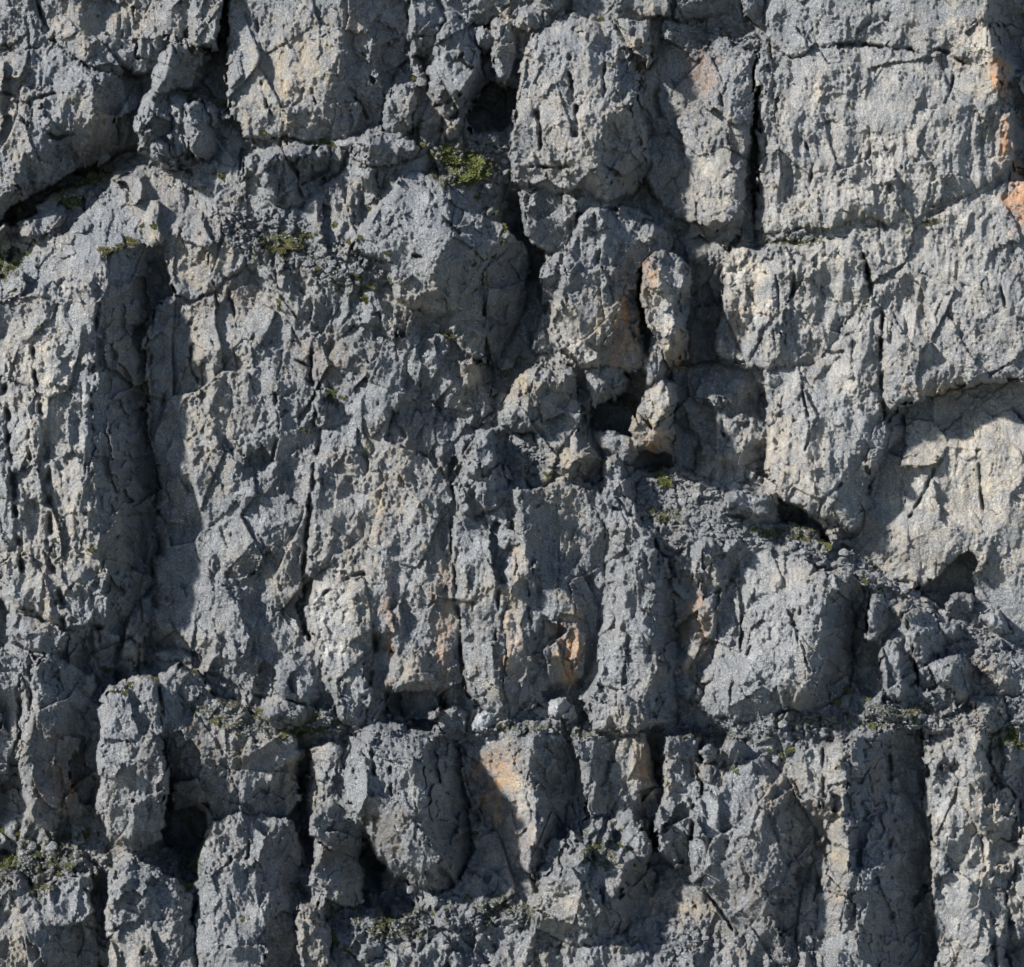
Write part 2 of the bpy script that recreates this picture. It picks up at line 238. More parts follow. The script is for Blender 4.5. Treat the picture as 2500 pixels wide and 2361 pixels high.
C9|rust_recess||f|1640,602,-4 1700,542,-1 1760,562,1 1782,610,0 1772,700,-5 1747,800,-7 1752,882,-8 1660,892,-8 1675,800,-9 1685,700,-8|1720,620,-3 1710,750,-7 1745,640,1
C3|pale_tower|upper_block|k|1398,562,10 1420,525,9 1450,505,8 1520,505,6 1560,520,4 1620,560,0 1657,602,-3 1590,625,6 1560,660,8 1500,665,14 1450,668,16 1375,668,13 1385,620,11|1430,560,15 1490,530,13 1540,560,12 1600,585,8 1490,610,15 1420,630,16
C4|pale_tower|front_slab|c|1375,660,13 1450,660,17 1500,660,15 1515,720,11 1535,780,8 1562,850,5 1562,905,3 1530,912,4 1480,892,9 1430,892,9 1385,872,11 1352,830,10 1343,780,9 1340,722,8 1368,735,11 1372,700,13|1430,700,18 1490,700,15 1480,800,19 1400,800,16 1460,875,17 1405,860,16 1385,760,16 1510,800,13 1545,870,9
C5|pale_tower|side_block|c|1500,660,8 1560,690,5 1569,760,3 1540,792,4 1515,740,7|1530,710,14 1555,750,11
C6|pale_pillar||s|1578,640,9 1600,615,8 1650,618,6 1685,655,1 1690,740,-1 1680,810,-1 1674,870,0 1640,900,3 1620,882,5 1598,842,7 1575,780,7 1573,700,8|1625,650,15 1605,720,14 1655,700,15 1662,800,13 1615,800,14 1668,680,10 1640,850,12
C7|pale_pillar_foot||s|1580,850,4 1600,840,5 1637,892,2 1632,912,2 1570,942,4 1563,902,5|1605,890,13
G1|stub_pinnacle||s|1350,620,5 1365,608,5 1380,620,3 1380,660,1 1352,692,0 1357,742,-1 1320,742,2 1318,680,4 1330,645,5|1360,640,11 1342,665,10
G2|gully_rock||c|1310,800,5 1320,765,5 1340,770,3 1352,820,2 1347,852,3 1320,857,6 1303,842,7|1325,810,12
E1|grey_dome|side_face|f|1180,650,15 1230,610,13 1275,580,7 1292,640,-3 1287,720,-5 1262,800,-5 1232,872,-3 1195,892,2 1180,852,8 1186,750,12 1176,700,13|1215,680,11 1230,750,6
F1|grey_dome|foot_face|k|1100,765,12 1160,715,12 1180,690,14 1187,760,13 1184,882,9 1140,872,10 1110,832,11|1150,800,16 1165,850,14
D1|grey_dome|front_face|s|860,600,17 880,550,15 930,500,13 985,430,10 1020,412,9 1055,420,9 1090,445,9 1140,480,9 1200,540,9 1257,565,8 1272,590,5 1230,620,9 1182,650,13 1165,702,12 1130,757,12 1075,770,12 1010,752,14 965,722,16 955,650,17 900,620,18|1050,500,19 1000,560,23 1060,600,25 1110,560,21 1130,640,22 1050,700,24 980,660,23 1052,440,15 1150,580,17 1195,600,14 1070,470,15
S0|ledge_boulder_a||c|588,442,11 600,390,9 630,378,9 638,402,8 618,437,10|610,405,15
S2|ledge_boulder_b||c|640,395,13 680,365,11 760,350,8 800,355,7 848,365,6 852,402,4 800,442,3 780,472,4 740,507,7 700,512,9 660,482,12 635,452,14 628,420,14|690,385,20 650,420,20 720,450,16 770,380,17 775,420,10 815,380,10 660,465,18 700,490,13
S1|tilted_slab||s|868,345,11 895,330,9 960,328,9 1020,343,8 1022,355,7 1000,387,5 960,397,7 900,414,8 885,372,12|880,350,17 900,352,18 1000,352,15 940,370,13
S3|stub_rock||c|885,450,12 890,415,10 930,405,8 945,430,5 930,470,6 905,475,9|905,430,16
B15|plug_block||c|935,322,6 940,240,6 965,205,6 985,200,6 1005,215,3 1017,260,2 1012,322,2 980,327,6|962,260,14 990,250,14 1000,300,11
P7b|sliver_a||s|1000,115,1 1035,150,3 1052,210,1 1047,222,0 1030,232,2 1015,190,3 1005,150,2|1025,175,7
P7|pillar_b||c|1000,-300,4 1050,-300,4 1064,0,2 1080,30,-2 1077,60,-3 1060,110,-3 1040,142,0 1015,132,2 998,90,4 1000,30,5|1020,40,11 1035,80,11 1047,20,9
P9|sliver_b||c|1030,345,5 1035,290,5 1055,245,5 1077,270,5 1082,320,4 1077,352,4 1045,357,6|1050,300,11
P10|cap_stone||s|1163,85,3 1180,72,3 1207,78,1 1209,120,-1 1190,134,-2 1175,118,1|1183,95,9 1195,110,6
P11|dark_finger||s|1210,60,3 1225,45,3 1245,55,2 1264,85,-2 1262,150,-3 1260,195,-3 1228,220,-1 1208,202,2 1206,130,4|1225,80,9 1225,180,8 1242,120,6
P8|leaf_pillar||c|1085,60,7 1090,35,6 1110,28,5 1130,55,3 1160,85,0 1182,120,-2 1187,180,-2 1172,220,-2 1167,257,-2 1140,264,0 1142,322,0 1120,347,3 1095,347,5 1080,312,6 1070,260,6 1055,210,6 1057,140,6 1060,110,6 1075,80,7|1095,80,13 1090,150,16 1110,220,17 1115,300,13 1150,180,13 1142,110,11
W1|broken_block|upper_piece|s|1115,887,7 1165,878,6 1174,920,5 1172,947,5 1150,957,5 1157,992,5 1130,982,5 1120,940,7|1130,900,15 1160,900,13 1145,930,13
W2|broken_block|lower_piece|s|1160,947,5 1197,930,2 1197,1002,2 1170,1022,4|1180,970,9
HC|crumbly_outcrop||k|1240,950,7 1290,890,6 1340,880,6 1390,900,4 1402,930,2 1432,960,0 1437,1040,-1 1462,1070,0 1472,1130,1 1482,1162,2 1450,1182,4 1420,1162,5 1390,1172,6 1350,1152,7 1330,1112,7 1300,1062,7 1260,1052,8 1230,1042,9 1223,1000,9|1280,930,13 1350,910,14 1380,930,12 1290,1000,17 1270,1030,14 1350,980,13 1370,1040,13 1400,1080,14 1435,1120,12 1380,1130,16 1340,1060,12 1420,1020,9
V1|cave_void_b||s|1450,985,-12 1530,985,-14 1560,1040,-12 1550,1080,-8 1470,1075,-6 1440,1030,-8|1505,1030,-12
V2|cave_void_c||s|1545,1110,-6 1600,1095,-10 1640,1105,-10 1650,1140,-8 1600,1160,-4 1550,1150,-2|1600,1125,-14
C8|cracked_egg||s|1570,950,8 1630,918,5 1660,928,2 1664,985,-1 1650,1030,-2 1640,1090,-2 1612,1112,0 1565,1090,2 1548,1050,4 1548,990,6|1620,955,14 1590,1010,15 1610,1065,12 1645,990,10 1578,1070,10
I1|hooked_rock||c|1420,900,5 1480,888,4 1517,900,2 1527,940,0 1512,977,-1 1450,992,1 1430,950,4|1480,910,12 1490,950,10 1450,960,10
I2|shade_boulder||s|1450,1060,2 1480,1050,1 1530,1060,0 1562,1070,-2 1567,1112,-1 1540,1132,2 1500,1122,3 1460,1092,3|1510,1080,8 1550,1090,6
I3|stump_rock||c|1475,1140,5 1500,1120,4 1527,1125,2 1537,1180,1 1532,1212,4 1478,1212,7|1505,1150,12 1510,1190,12
SB|layered_slab||s|1768,1232,7 1775,1210,5 1820,1195,3 1892,1200,-1 1897,1230,-1 1887,1274,0 1830,1267,2 1773,1252,5|1800,1215,12 1860,1225,9
LS|leaning_slab||s|678,1640,12 720,1580,11 745,1555,11 765,1580,10 785,1610,8 787,1650,7 777,1702,8 745,1714,11 690,1707,12 672,1690,13|730,1620,19 750,1680,20 700,1670,20
LB|ledge_boulder_c||c|638,1760,17 660,1725,14 700,1712,13 737,1715,11 748,1745,10 732,1772,13 690,1782,16 650,1777,18|680,1740,24 715,1742,22
GB|gap_boulder||c|1060,1750,10 1080,1730,8 1120,1720,6 1145,1735,5 1140,1790,6 1110,1805,9 1070,1785,11|1095,1755,15 1120,1750,13
WS2|white_stone_b||s|1155,1765,8 1170,1735,6 1200,1740,6 1215,1765,8 1190,1785,9 1160,1785,9|1182,1760,13
WS|white_stone||s|1340,1725,4 1355,1705,3 1395,1703,2 1410,1720,2 1405,1745,4 1380,1757,7 1350,1750,6|1370,1728,11 1395,1725,9
A1|blue_corner_block||f|-300,1600,20 30,1598,21 60,1620,19 42,1690,17 47,1760,16 32,1850,13 20,1905,12 -300,1912,14|10,1700,24 0,1820,22
A2|edge_sliver||c|55,1605,21 77,1610,19 80,1650,17 77,1720,17 82,1770,18 60,1792,20 48,1760,19|62,1680,26
A3|brown_block||f|82,1630,21 110,1600,20 180,1620,18 217,1640,16 238,1700,15 237,1800,13 238,1900,10 240,1960,9 200,1990,9 165,1985,10 125,2035,14 85,2022,15 60,1950,17 45,1880,18 62,1800,20|120,1700,26 110,1820,24 150,1900,24 170,1700,21 100,1960,24 185,1850,15 215,1750,15 150,1800,22 110,2000,21 190,1920,14
A5|brown_wall||c|385,1640,15 430,1620,13 480,1640,13 520,1690,14 600,1740,15 680,1780,15 722,1800,15 722,1880,11 737,1960,8 700,2002,8 640,1992,10 560,1987,11 520,2002,8 500,2032,2 430,2042,-2 410,1900,5 393,1780,10|430,1720,20 450,1800,21 430,1860,11 450,1900,12 500,1900,17 600,1850,21 690,1850,20 600,1950,19 480,1980,7
V4|cave_void_d||s|415,1990,-6 470,1970,-6 505,1990,-8 500,2050,-6 440,2075,-2 410,2060,-2|450,2020,-7
A4|hanging_block||c|238,1720,19 260,1690,18 330,1650,17 385,1660,20 397,1800,22 407,1880,22 402,1980,21 400,2042,17 370,2067,14 330,2084,13 300,2080,14 265,2042,16 240,1970,18 237,1850,20|280,1720,25 320,1850,28 375,1850,27 320,1980,28 390,1900,25 315,2040,24 265,1920,25 385,2000,24 265,1800,25
A6|sloping_tower||c|498,2045,9 520,2005,11 570,1985,12 640,1985,12 720,2010,11 735,2060,8 738,2200,8 735,2290,9 742,2361,11 742,2700,11 473,2700,20 478,2330,18 480,2200,16 483,2100,14|570,2010,19 600,2080,24 560,2150,25 590,2200,24 640,2210,23 540,2300,26 620,2350,27 680,2100,15 690,2250,17 520,2120,20 640,2050,19
A7|crumbled_corner||k|-300,2160,20 20,2150,21 60,2180,22 150,2150,20 205,2130,17 227,2200,12 237,2300,10 242,2700,10 -300,2700,26|20,2250,28 90,2250,27 160,2200,25 190,2280,24 100,2330,30 30,2350,30
A8|bottom_block||c|265,2140,19 330,2100,15 370,2110,15 430,2140,17 472,2190,19 477,2300,19 467,2700,20 265,2700,18 260,2250,18|320,2150,25 380,2220,28 440,2250,24 350,2350,29 300,2300,27 347,2260,23
BC1|bottom_pillar||c|715,2250,18 740,2205,16 790,2210,16 802,2260,17 807,2320,18 802,2361,19 800,2700,20 745,2700,20 742,2361,19 720,2290,19|758,2240,26 772,2320,28
BC2|bottom_stone||c|888,2312,19 930,2290,17 944,2330,15 920,2352,17 888,2352,20|912,2320,25
CL0|groove_panel||c|748,1830,13 800,1810,13 832,1820,13 850,1900,12 856,1965,10 830,1975,10 780,1965,9 768,1900,8 752,1860,9|790,1850,20 805,1920,19 778,1880,14 835,1860,18 840,1930,16
CL1|hooded_block|front_face|c|862,1845,22 850,1900,20 862,1960,20 885,2030,18 925,2100,15 965,2150,13 1020,2166,13 1072,2178,12 1077,2100,24 1047,2000,27 1038,1920,27 1033,1838,25 1050,1780,12 960,1765,10 895,1775,11 872,1815,18|880,1838,24 960,1833,26 900,1920,26 960,2000,28 1000,2090,25 920,2040,22
CL1f|hooded_block|side_face|f|1033,1838,25 1050,1780,12 1090,1805,8 1122,1812,3 1132,1900,-2 1152,2000,-4 1162,2070,-5 1132,2130,-2 1100,2170,3 1072,2178,12 1077,2100,24 1047,2000,27 1038,1920,27|1090,1900,9 1105,2020,8 1115,2090,7
CL2|split_block|upper_half|s|763,2000,20 780,1965,18 815,1950,16 852,1970,12 862,2000,11 882,2040,9 882,2090,8 887,2132,7 870,2112,10 790,2062,16 760,2042,19|800,2000,28 840,2010,25 820,2045,27
CL2b|split_block|lower_half|c|775,2060,16 870,2100,13 890,2145,9 880,2205,12 840,2212,17 758,2160,19 762,2110,17|820,2130,23 830,2180,24
CL3|orange_panel||c|1125,1820,4 1190,1800,7 1260,1790,12 1275,1820,15 1290,1900,16 1312,1960,17 1307,2080,17 1302,2142,15 1260,2102,9 1220,2052,5 1180,2012,3 1160,1960,1 1140,1900,0|1200,1860,8 1220,1950,9 1270,2000,13 1280,2080,14
CL4|dark_flank||f|1255,1790,15 1300,1788,16 1360,1788,12 1397,1800,5 1402,1870,2 1397,1950,0 1387,2030,-2 1372,2062,0 1350,2042,4 1330,2102,7 1305,2182,12 1305,2080,18 1312,1960,19 1290,1900,18 1275,1830,17|1300,1850,17 1345,1860,11 1335,1950,11 1360,2000,5
CL5|cornice_block||f|1400,1810,10 1450,1790,9 1487,1800,7 1492,1850,3 1487,1930,1 1477,1992,0 1440,2002,3 1430,1950,5 1410,1900,7|1440,1850,16 1472,1830,14 1450,1940,13
CL6|cornice_block_b||f|1500,1800,4 1560,1790,6 1577,1800,5 1597,1870,-1 1612,1950,-2 1602,2002,-2 1550,1992,0 1500,1992,0 1490,1900,0|1555,1850,13 1560,1930,11 1572,1820,12
CL7|mossy_outcrop||k|1363,2105,12 1368,2052,12 1395,2035,12 1415,2055,11 1450,2020,10 1500,2000,6 1530,1972,5 1572,2010,3 1597,2065,1 1582,2100,1 1605,2140,0 1570,2160,3 1545,2215,5 1520,2270,8 1470,2302,12 1400,2302,14 1330,2282,14 1305,2262,15 1303,2200,15 1330,2150,14|1390,2070,20 1450,2060,17 1545,2010,15 1565,2080,13 1460,2120,21 1400,2150,24 1440,2200,27 1500,2160,22 1380,2220,25 1490,2240,18 1350,2230,22
CL8|pale_panel||c|1625,1800,11 1680,1790,11 1712,1800,11 1717,1870,11 1700,1900,12 1722,1960,12 1692,1977,11 1687,2050,10 1682,2102,9 1640,2122,5 1603,2080,4 1603,1980,6 1620,1900,9|1660,1850,18 1660,1960,18 1650,2050,14
CL9|broad_slab||c|1700,1960,14 1740,1930,14 1780,1880,13 1840,1850,13 1880,1860,12 1930,1900,10 1972,1960,5 1992,2010,1 1987,2100,-1 1962,2180,-1 1947,2260,-1 1932,2700,1 1860,2700,12 1830,2361,13 1800,2270,12 1740,2210,11 1700,2160,11 1685,2090,12 1690,2000,13|1760,2000,21 1840,1920,21 1850,2050,24 1905,2000,23 1780,2120,21 1850,2200,24 1925,2080,21 1920,2180,18 1900,2300,20 1955,2050,14
CA|slab_top_stone_a||s|1712,1840,12 1730,1820,11 1757,1830,9 1757,1850,11 1735,1864,13|1733,1836,19
CB|slab_top_stone_b||c|1768,1830,12 1790,1800,11 1822,1805,9 1817,1850,9 1795,1870,11|1795,1825,18
CC|slab_top_stone_c||c|1706,1870,13 1750,1865,13 1772,1880,12 1767,1922,13 1720,1932,14|1735,1890,18
D0|fluted_edge||f|1970,1830,13 2060,1800,21 2064,1920,24 2060,2000,24 2072,2080,23 2062,2200,21 2042,2361,19 2040,2700,19 1985,2700,0 1988,2250,0 2000,2150,1 1990,2020,3 1960,1950,6 1950,1880,11|2030,1850,21 2042,1950,22 2020,2050,13 2045,2150,19
DE|dark_face||f|2062,1812,24 2150,1785,15 2250,1780,2 2264,1900,-4 2258,1960,-4 2270,2040,-6 2268,2100,-7 2284,2180,-8 2287,2250,-8 2300,2361,-8 2300,2700,-8 2042,2700,19 2048,2300,20 2068,2200,21 2060,2140,22 2074,2080,23 2054,1990,24 2066,1920,24 2056,1870,24|2100,1900,16 2170,1900,8 2105,2000,12 2150,2010,13 2200,2060,3 2100,2100,12 2142,2110,14 2150,2200,13 2092,2210,13 2132,2300,15 2200,2200,3 2200,2320,1 2210,1850,3 2235,1900,-2 2190,1960,6
DF|right_panel||c|2264,1790,5 2310,1780,7 2332,1850,7 2342,1940,7 2372,2000,7 2402,2120,7 2422,2250,7 2440,2700,7 2297,2700,0 2287,2250,0 2272,2100,0 2267,2000,0 2264,1900,2|2295,1850,11 2325,2000,12 2345,2150,13 2355,2300,13
DG|crumpled_panel||k|2325,1790,8 2400,1780,8 2412,1870,8 2442,1920,8 2482,1960,4 2477,2080,3 2462,2200,3 2472,2700,3 2447,2700,6 2427,2250,7 2404,2120,7 2374,2000,7 2344,1940,7|2370,1880,14 2425,2000,15 2435,2120,13 2390,1820,14 2445,2250,11
DH|corner_panel||k|2410,1790,3 2520,1770,3 2900,1780,4 2900,2700,6 2475,2700,3 2465,2200,1 2482,2080,0 2484,1960,0 2447,1910,2 2417,1860,4|2480,1850,8 2510,2050,10 2510,2250,9"""

LABELS = """hang_a|hanging_wall|dark fluted rock wall in the top left corner above the big cracked boulder|rock wall
hang_b|hanging_wall|fluted grey and cream rock wall behind the twin pinnacles at the top|rock wall
pillar_a|rock_pillar|pale rounded pillar beside the dark chimney behind the upper twin pinnacle|pillar
tan_wall|tan_wall|broad tan stained rock wall with dark right flank along the top edge|rock wall
big_boulder|boulder|huge cracked boulder overhanging the dark slot at the upper left edge|boulder
ledge_slab_a|ledge_slab|thin pale slab tucked under the dark slot below the huge cracked boulder|slab
ledge_slab_b|ledge_slab|blocky grey slab on the ledge between the thin slab and the left edge|slab
ledge_slab_c|ledge_slab|small slab cut by the left edge below the huge cracked boulder|slab
twin_upper|rock_pinnacle|cleft pinnacle with dark right side standing above the cluster of stubby rocks|pinnacle
twin_left|rock_pinnacle|leftmost craggy rock of the cluster beside the huge cracked boulder|pinnacle
twin_mid|rock_pinnacle|narrow cream sliver of rock wedged in the middle of the pinnacle cluster|pinnacle
twin_right|rock_pinnacle|rounded upright rock at the lower right of the pinnacle cluster, dark right side|pinnacle
twin_foot|rock|low lumpy rock at the foot of the pinnacle cluster on the slope|rock
left_buttress|rock_buttress|tall pale buttress at the left edge with smooth sloping cap and dark flank|buttress
foot_pillar|rock_pillar|short pillar wedged at the foot of the dark flank of the left buttress|pillar
tan_block|rock_block|tan block with slanting grain above the middle buttress beside the dark corner|rock block
middle_buttress|rock_buttress|broad smooth grey buttress just right of the tall dark flank|buttress
white_stained_wall|rock_wall|grey brown wall with white stains and a hollow at its foot, centre|rock wall
tufted_block|rock_block|small knobbly block topped by a grass tuft on the central wall|rock block
narrow_buttress|rock_buttress|narrow buttress right of the long vertical crack in the central wall|buttress
wedge_stack|rock_stack|three stacked wedge shaped blocks at the top of the narrow buttress|rock stack
streaked_buttress|rock_buttress|dark buttress with orange and white streaks above the white stone|buttress
ribbed_column|rock_column|smooth grey column with dark right side right of the orange streaks|column
ochre_block|rock_block|rough ochre stained block in the shadow left of the big pale slab|rock block
big_pale_slab|rock_slab|big pale grey rounded slab with dark right flank below the scree ramp|slab
scree_ramp|scree_ramp|ramp of loose grey scree descending diagonally to the right edge|scree slope
ramp_rock_a|rock|upright rough rock beside the dark flank of the big pale slab|rock
triangle_rock|rock|triangular upright rock below the scree ramp, left of the saddle topped rock|rock
saddle_rock|rock|tall rock with hollowed top below the scree ramp, right of the triangular rock|rock
angular_rock|rock|angular rock with sharp ridge and blue shaded side near the right edge|rock
corner_rock|rock|rough rock cut by the right edge below the scree ramp|rock
small_ramp_rock|rock|small rough rock lying right of the saddle topped rock|rock
corner_rock_b|rock|dark blocky rock below the sharp ridged angular rock near the right edge|rock
recess_wall|recess_wall|warm cream wall of the large hollow beneath the overhang on the right|rock wall
recess_notch|rock_notch|dark wedge shaped notch at the foot of the cream hollow wall|notch
square_stone|stone|square cut grey stone beneath the dark notch at the right|stone
faceted_boulder|boulder|pale faceted boulder lying on the scree near the right edge|boulder
slab_stone_b|stone|flat pale stone lying on the scree above the saddle topped rock|stone
upper_right_wall|rock_wall|smooth pale wall along the top edge in the upper right corner|rock wall
right_corner|corner_wall|dark blue shaded wall at the upper right edge beside orange lichen|rock wall
streaked_panel|rock_slab|large grey panel with dark vertical streaks and orange lichen edge, upper right|rock panel
overhang_block|overhang|massive fluted grey overhang above the cream hollow at the right edge|overhang
shadowed_wall|rock_wall|dark shaded wall under the horizontal crack right of the cream egg shaped block|rock wall
bright_wall|rock_wall|bright cream and orange stained wall above the horizontal crack|rock wall
hanging_pillar|rock_pillar|large grey hanging pillar tapering to a ragged foot above the scree|pillar
cave_void|crevice|dark crevice under the ragged foot of the hanging pillar|crevice
cave_void_a|cave|small black cave between the leaf shaped pillar and the domed pillar|cave
back_slab|rock_slab|plain grey slab behind the leaf shaped pillar at the top edge|slab
ledge_block_a|rock_block|rough block on the shoulder of the domed pillar beside the top ledge|rock block
ledge_block_b|rock_block|rounded block cut by the top edge above the domed pillar|rock block
ledge_block_c|rock_block|pale cracked block at the top edge left of the black block|rock block
dark_block|rock_block|black shaded block at the top edge above the gravel ledge|rock block
ledge_block_d|rock_block|narrow pale block at the top edge right of the black block|rock block
shaded_column|rock_column|broad pale column half in shadow right of the domed pillar|column
slim_column|rock_column|slim column beside the long dark slot right of the half shaded column|column
knob_column|rock|knobbly cream rock at the upper right shoulder of the domed pillar|rock
dome_pillar|rock_pillar|big domed pillar with pitted grey face, top centre|pillar
shelf_block|rock_block|grey block with sloping top directly beneath the domed pillar|rock block
rust_recess|rock_recess|dark rust stained recess between the pale pillar and the bright wall|recess
pale_tower|rock_tower|craggy tower with cream slabs in the centre above the small cave|rock tower
pale_pillar|rock_pillar|smooth cream pillar on the right side of the craggy tower|pillar
pale_pillar_foot|rock_block|small white block at the foot of the smooth cream pillar|rock block
stub_pinnacle|rock_pinnacle|little thumb shaped pinnacle left of the craggy tower|pinnacle
gully_rock|rock|egg shaped grey rock in the dark gully left of the craggy tower|rock
grey_dome|rock_dome|smooth grey dome with dark right flank below the green moss patch|rock dome
ledge_boulder_a|boulder|small boulder left of the dark block on the upper ledge|boulder
ledge_boulder_b|boulder|large dark fronted boulder on the ledge under the tan wall|boulder
tilted_slab|rock_slab|flat topped slab with dark front left of the green moss patch|slab
stub_rock|rock|stubby rock below the flat topped slab|rock
plug_block|rock_block|crinkled block plugged under the dark flank of the tan wall|rock block
sliver_a|rock_sliver|thin tan sliver of rock left of the leaf shaped pillar|rock
pillar_b|rock_pillar|cream pillar at the top edge just left of the leaf shaped pillar|pillar
sliver_b|rock_sliver|grey splinter of rock at the lower left foot of the leaf shaped pillar|rock
cap_stone|stone|rounded stone jammed between the leaf shaped pillar and the dark finger|stone
dark_finger|rock_finger|dark finger of rock hanging above the small black cave|pinnacle
leaf_pillar|rock_pillar|pale leaf shaped upright pillar above the green moss patch|pillar
broken_block|broken_block|broken cream block with orange stain sticking out of the central slope|rock block
crumbly_outcrop|rock_outcrop|crumbly jagged outcrop in the centre beneath the craggy tower|outcrop
cave_void_b|cave|black hollow left of the cracked cream egg shaped block|cave
cave_void_c|cave|dark hollow beneath the cracked cream egg shaped block|cave
cracked_egg|rock_block|cracked cream egg shaped block below the smooth cream pillar|rock block
hooked_rock|rock|hooked dark grey rock above the black hollow|rock
shade_boulder|boulder|low grey boulder in the shadow below the black hollow|boulder
stump_rock|rock|stump shaped grey rock at the top of the scree, below the shaded boulder|rock
layered_slab|rock_slab|thin layered slab lying on the scree at the foot of the dark wall|slab
leaning_slab|rock_slab|pointed slab leaning against the middle buttress above the mossy ledge|slab
ledge_boulder_c|boulder|rounded grey boulder on the mossy ledge beneath the pointed leaning slab|boulder
gap_boulder|boulder|grey boulder in front of the hollow at the foot of the central wall|boulder
white_stone_b|stone|cream stone at the foot of the narrow buttress beside the grey boulder|stone
white_stone|stone|bright cream stone sitting on the ledge under the orange streaks|stone
blue_corner_block|rock_block|bluish block cut by the left edge below the tall buttress|rock block
edge_sliver|rock_sliver|thin upright sliver of rock near the lower left edge|rock
brown_block|rock_block|brown stained rough block near the left edge above the gravel ledge|rock block
brown_wall|rock_wall|brown mottled wall right of the hanging block, lower left|rock wall
cave_void_d|cave|black hollow at the lower right of the hanging block|cave
hanging_block|rock_block|long rounded hanging block with ragged brown underside, lower left|rock block
sloping_tower|rock_tower|grey sloping rock tower below the brown mottled wall, reaching the bottom edge|rock tower
crumbled_corner|crumbled_rock|crumbled blocky rock in the bottom left corner|rock
bottom_block|rock_block|upright grey block on the bottom edge right of the crumbled corner|rock block
bottom_pillar|rock_pillar|pale rounded pillar on the bottom edge beside the mossy rubble slope|pillar
bottom_stone|rock|squat rock on the mossy rubble slope near the bottom edge|rock
groove_panel|rock_slab|brown lit panel between the dark groove and the flat topped hooded block|rock panel
hooded_block|rock_block|large flat topped block with black right flank, lower centre|rock block
split_block|split_block|block split into grey upper and brown lower halves, left of the hooded block|rock block
orange_panel|rock_slab|orange stained triangular panel right of the hooded block|rock panel
dark_flank|rock_flank|dark fluted flank right of the orange stained panel|rock panel
cornice_block|rock_block|dark ribbed block under the ledge above the mossy outcrop|rock block
cornice_block_b|rock_block|ribbed block with cream streak left of the pale cracked panel|rock block
mossy_outcrop|rock_outcrop|pointed outcrop dotted with moss tufts, bottom centre|outcrop
pale_panel|rock_slab|pale smooth panel left of the broad tilted slab|rock panel
broad_slab|rock_slab|broad pale tilted slab in the bottom right half|slab
slab_top_stone_a|stone|small dark bottomed stone above the broad tilted slab|stone
slab_top_stone_b|stone|rough upright stone above the broad tilted slab, nearer the tuft|stone
slab_top_stone_c|rock_block|striped block just under the small dark bottomed stone|rock block
fluted_edge|rock_rib|fluted pale rib ending in a sharp edge beside the wide dark face|rock rib
dark_face|dark_face|wide dark blue shaded face with vertical grooves, bottom right|rock wall
right_panel|rock_slab|pale smooth panel right of the wide dark face|rock panel
crumpled_panel|rock_slab|crumpled cream panel right of the long slanting crack, bottom right|rock panel
corner_panel|rock_slab|rough panel in the bottom right corner below the bright grass|rock panel"""

# cracks and grooves: half width px, depth dm, polyline
CRACKS = """4,4|85,-20 98,50 118,90 135,104
4,3|0,225 60,245 150,232
5,4|92,330 120,322 145,340 200,310
4,3|60,200 75,260 70,330
7,5|10,940 22,1100 42,1260 58,1400
8,4|110,1090 116,1200 122,1330 142,1450 162,1525
5,4|237,740 230,850 226,950 228,1050
6,4|80,840 96,950 100,1010
5,3|60,1000 72,1120
5,3|395,950 402,1060
4,3|462,790 470,900 480,930
4,3|560,700 575,800
4,4|760,850 764,950 775,1060 768,1150 748,1240 742,1330 737,1400 745,1500 750,1560
4,4|1120,1180 1107,1330 1115,1450 1125,1560 1126,1650 1136,1712
3,2|840,1432 920,1428 1000,1430
5,3|790,1447 850,1420 885,1405
7,6|916,1550 906,1640 892,1700
4,3|670,960 680,1060 670,1130
4,3|690,860 760,900 772,960
5,6|2095,600 2120,670 2130,740 2155,762 2150,850 2145,960 2160,1012
3,3|2445,600 2440,690 2450,750
4,4|1980,125 2040,106 2130,110 2210,118 2240,131 2310,126 2350,152
5,4|1393,120 1396,250
5,4|1412,260 1408,335
6,4|1310,270 1320,340 1312,400
4,5|1278,406 1350,404 1420,411
4,3|1480,130 1475,262
4,3|1752,200 1764,262
4,4|1702,500 1706,560
5,3|2178,380 2172,480
4,3|1962,330 1985,400 1975,480
3,3|2330,180 2315,260
4,4|1690,2140 1760,2222 1800,2284
5,5|1692,1965 1686,2050 1685,2110
4,3|2010,1830 2005,1930 2030,2020
5,4|385,1650 392,1750 397,1835
4,3|845,1850 850,1950 878,2010
5,4|905,1830 912,1890
4,3|950,1870 955,1940
4,3|1500,1240 1560,1260
4,3|1840,1560 1800,1640 1780,1700
4,3|1960,1420 1950,1560 1990,1660
5,4|1600,1260 1605,1360
3,3|1300,1350 1290,1480 1305,1560
4,3|1215,1440 1205,1560
4,3|2290,1850 2300,1960
5,4|2170,1830 2180,2000 2160,2100
4,3|2110,1830 2130,1950
3,3|1590,980 1630,1010 1650,1000
3,3|1600,1040 1625,1025 1640,1060
3,2|1890,650 1900,760 1890,830
4,3|1940,640 1935,740
4,3|1760,940 1770,1060
3,3|1960,940 1975,1050 1960,1120
4,3|2050,1180 2010,1220 2000,1260
4,3|2300,1120 2260,1200 2220,1260
4,3|2390,1100 2400,1250
4,3|620,30 640,130
4,3|740,120 770,250
4,4|845,190 900,290
4,3|280,1400 330,1390
4,3|340,2250 350,2330
4,3|600,2030 610,2130
4,3|560,2090 545,2190
4,4|1440,2090 1470,2150 1465,2220
4,3|880,640 905,720
5,3|1040,450 1080,520 1150,590
4,3|1010,620 1090,650
4,2|700,1000 640,1050
4,3|230,190 240,240
4,3|290,10 300,120
4,3|330,20 335,140
4,3|640,200 660,300"""

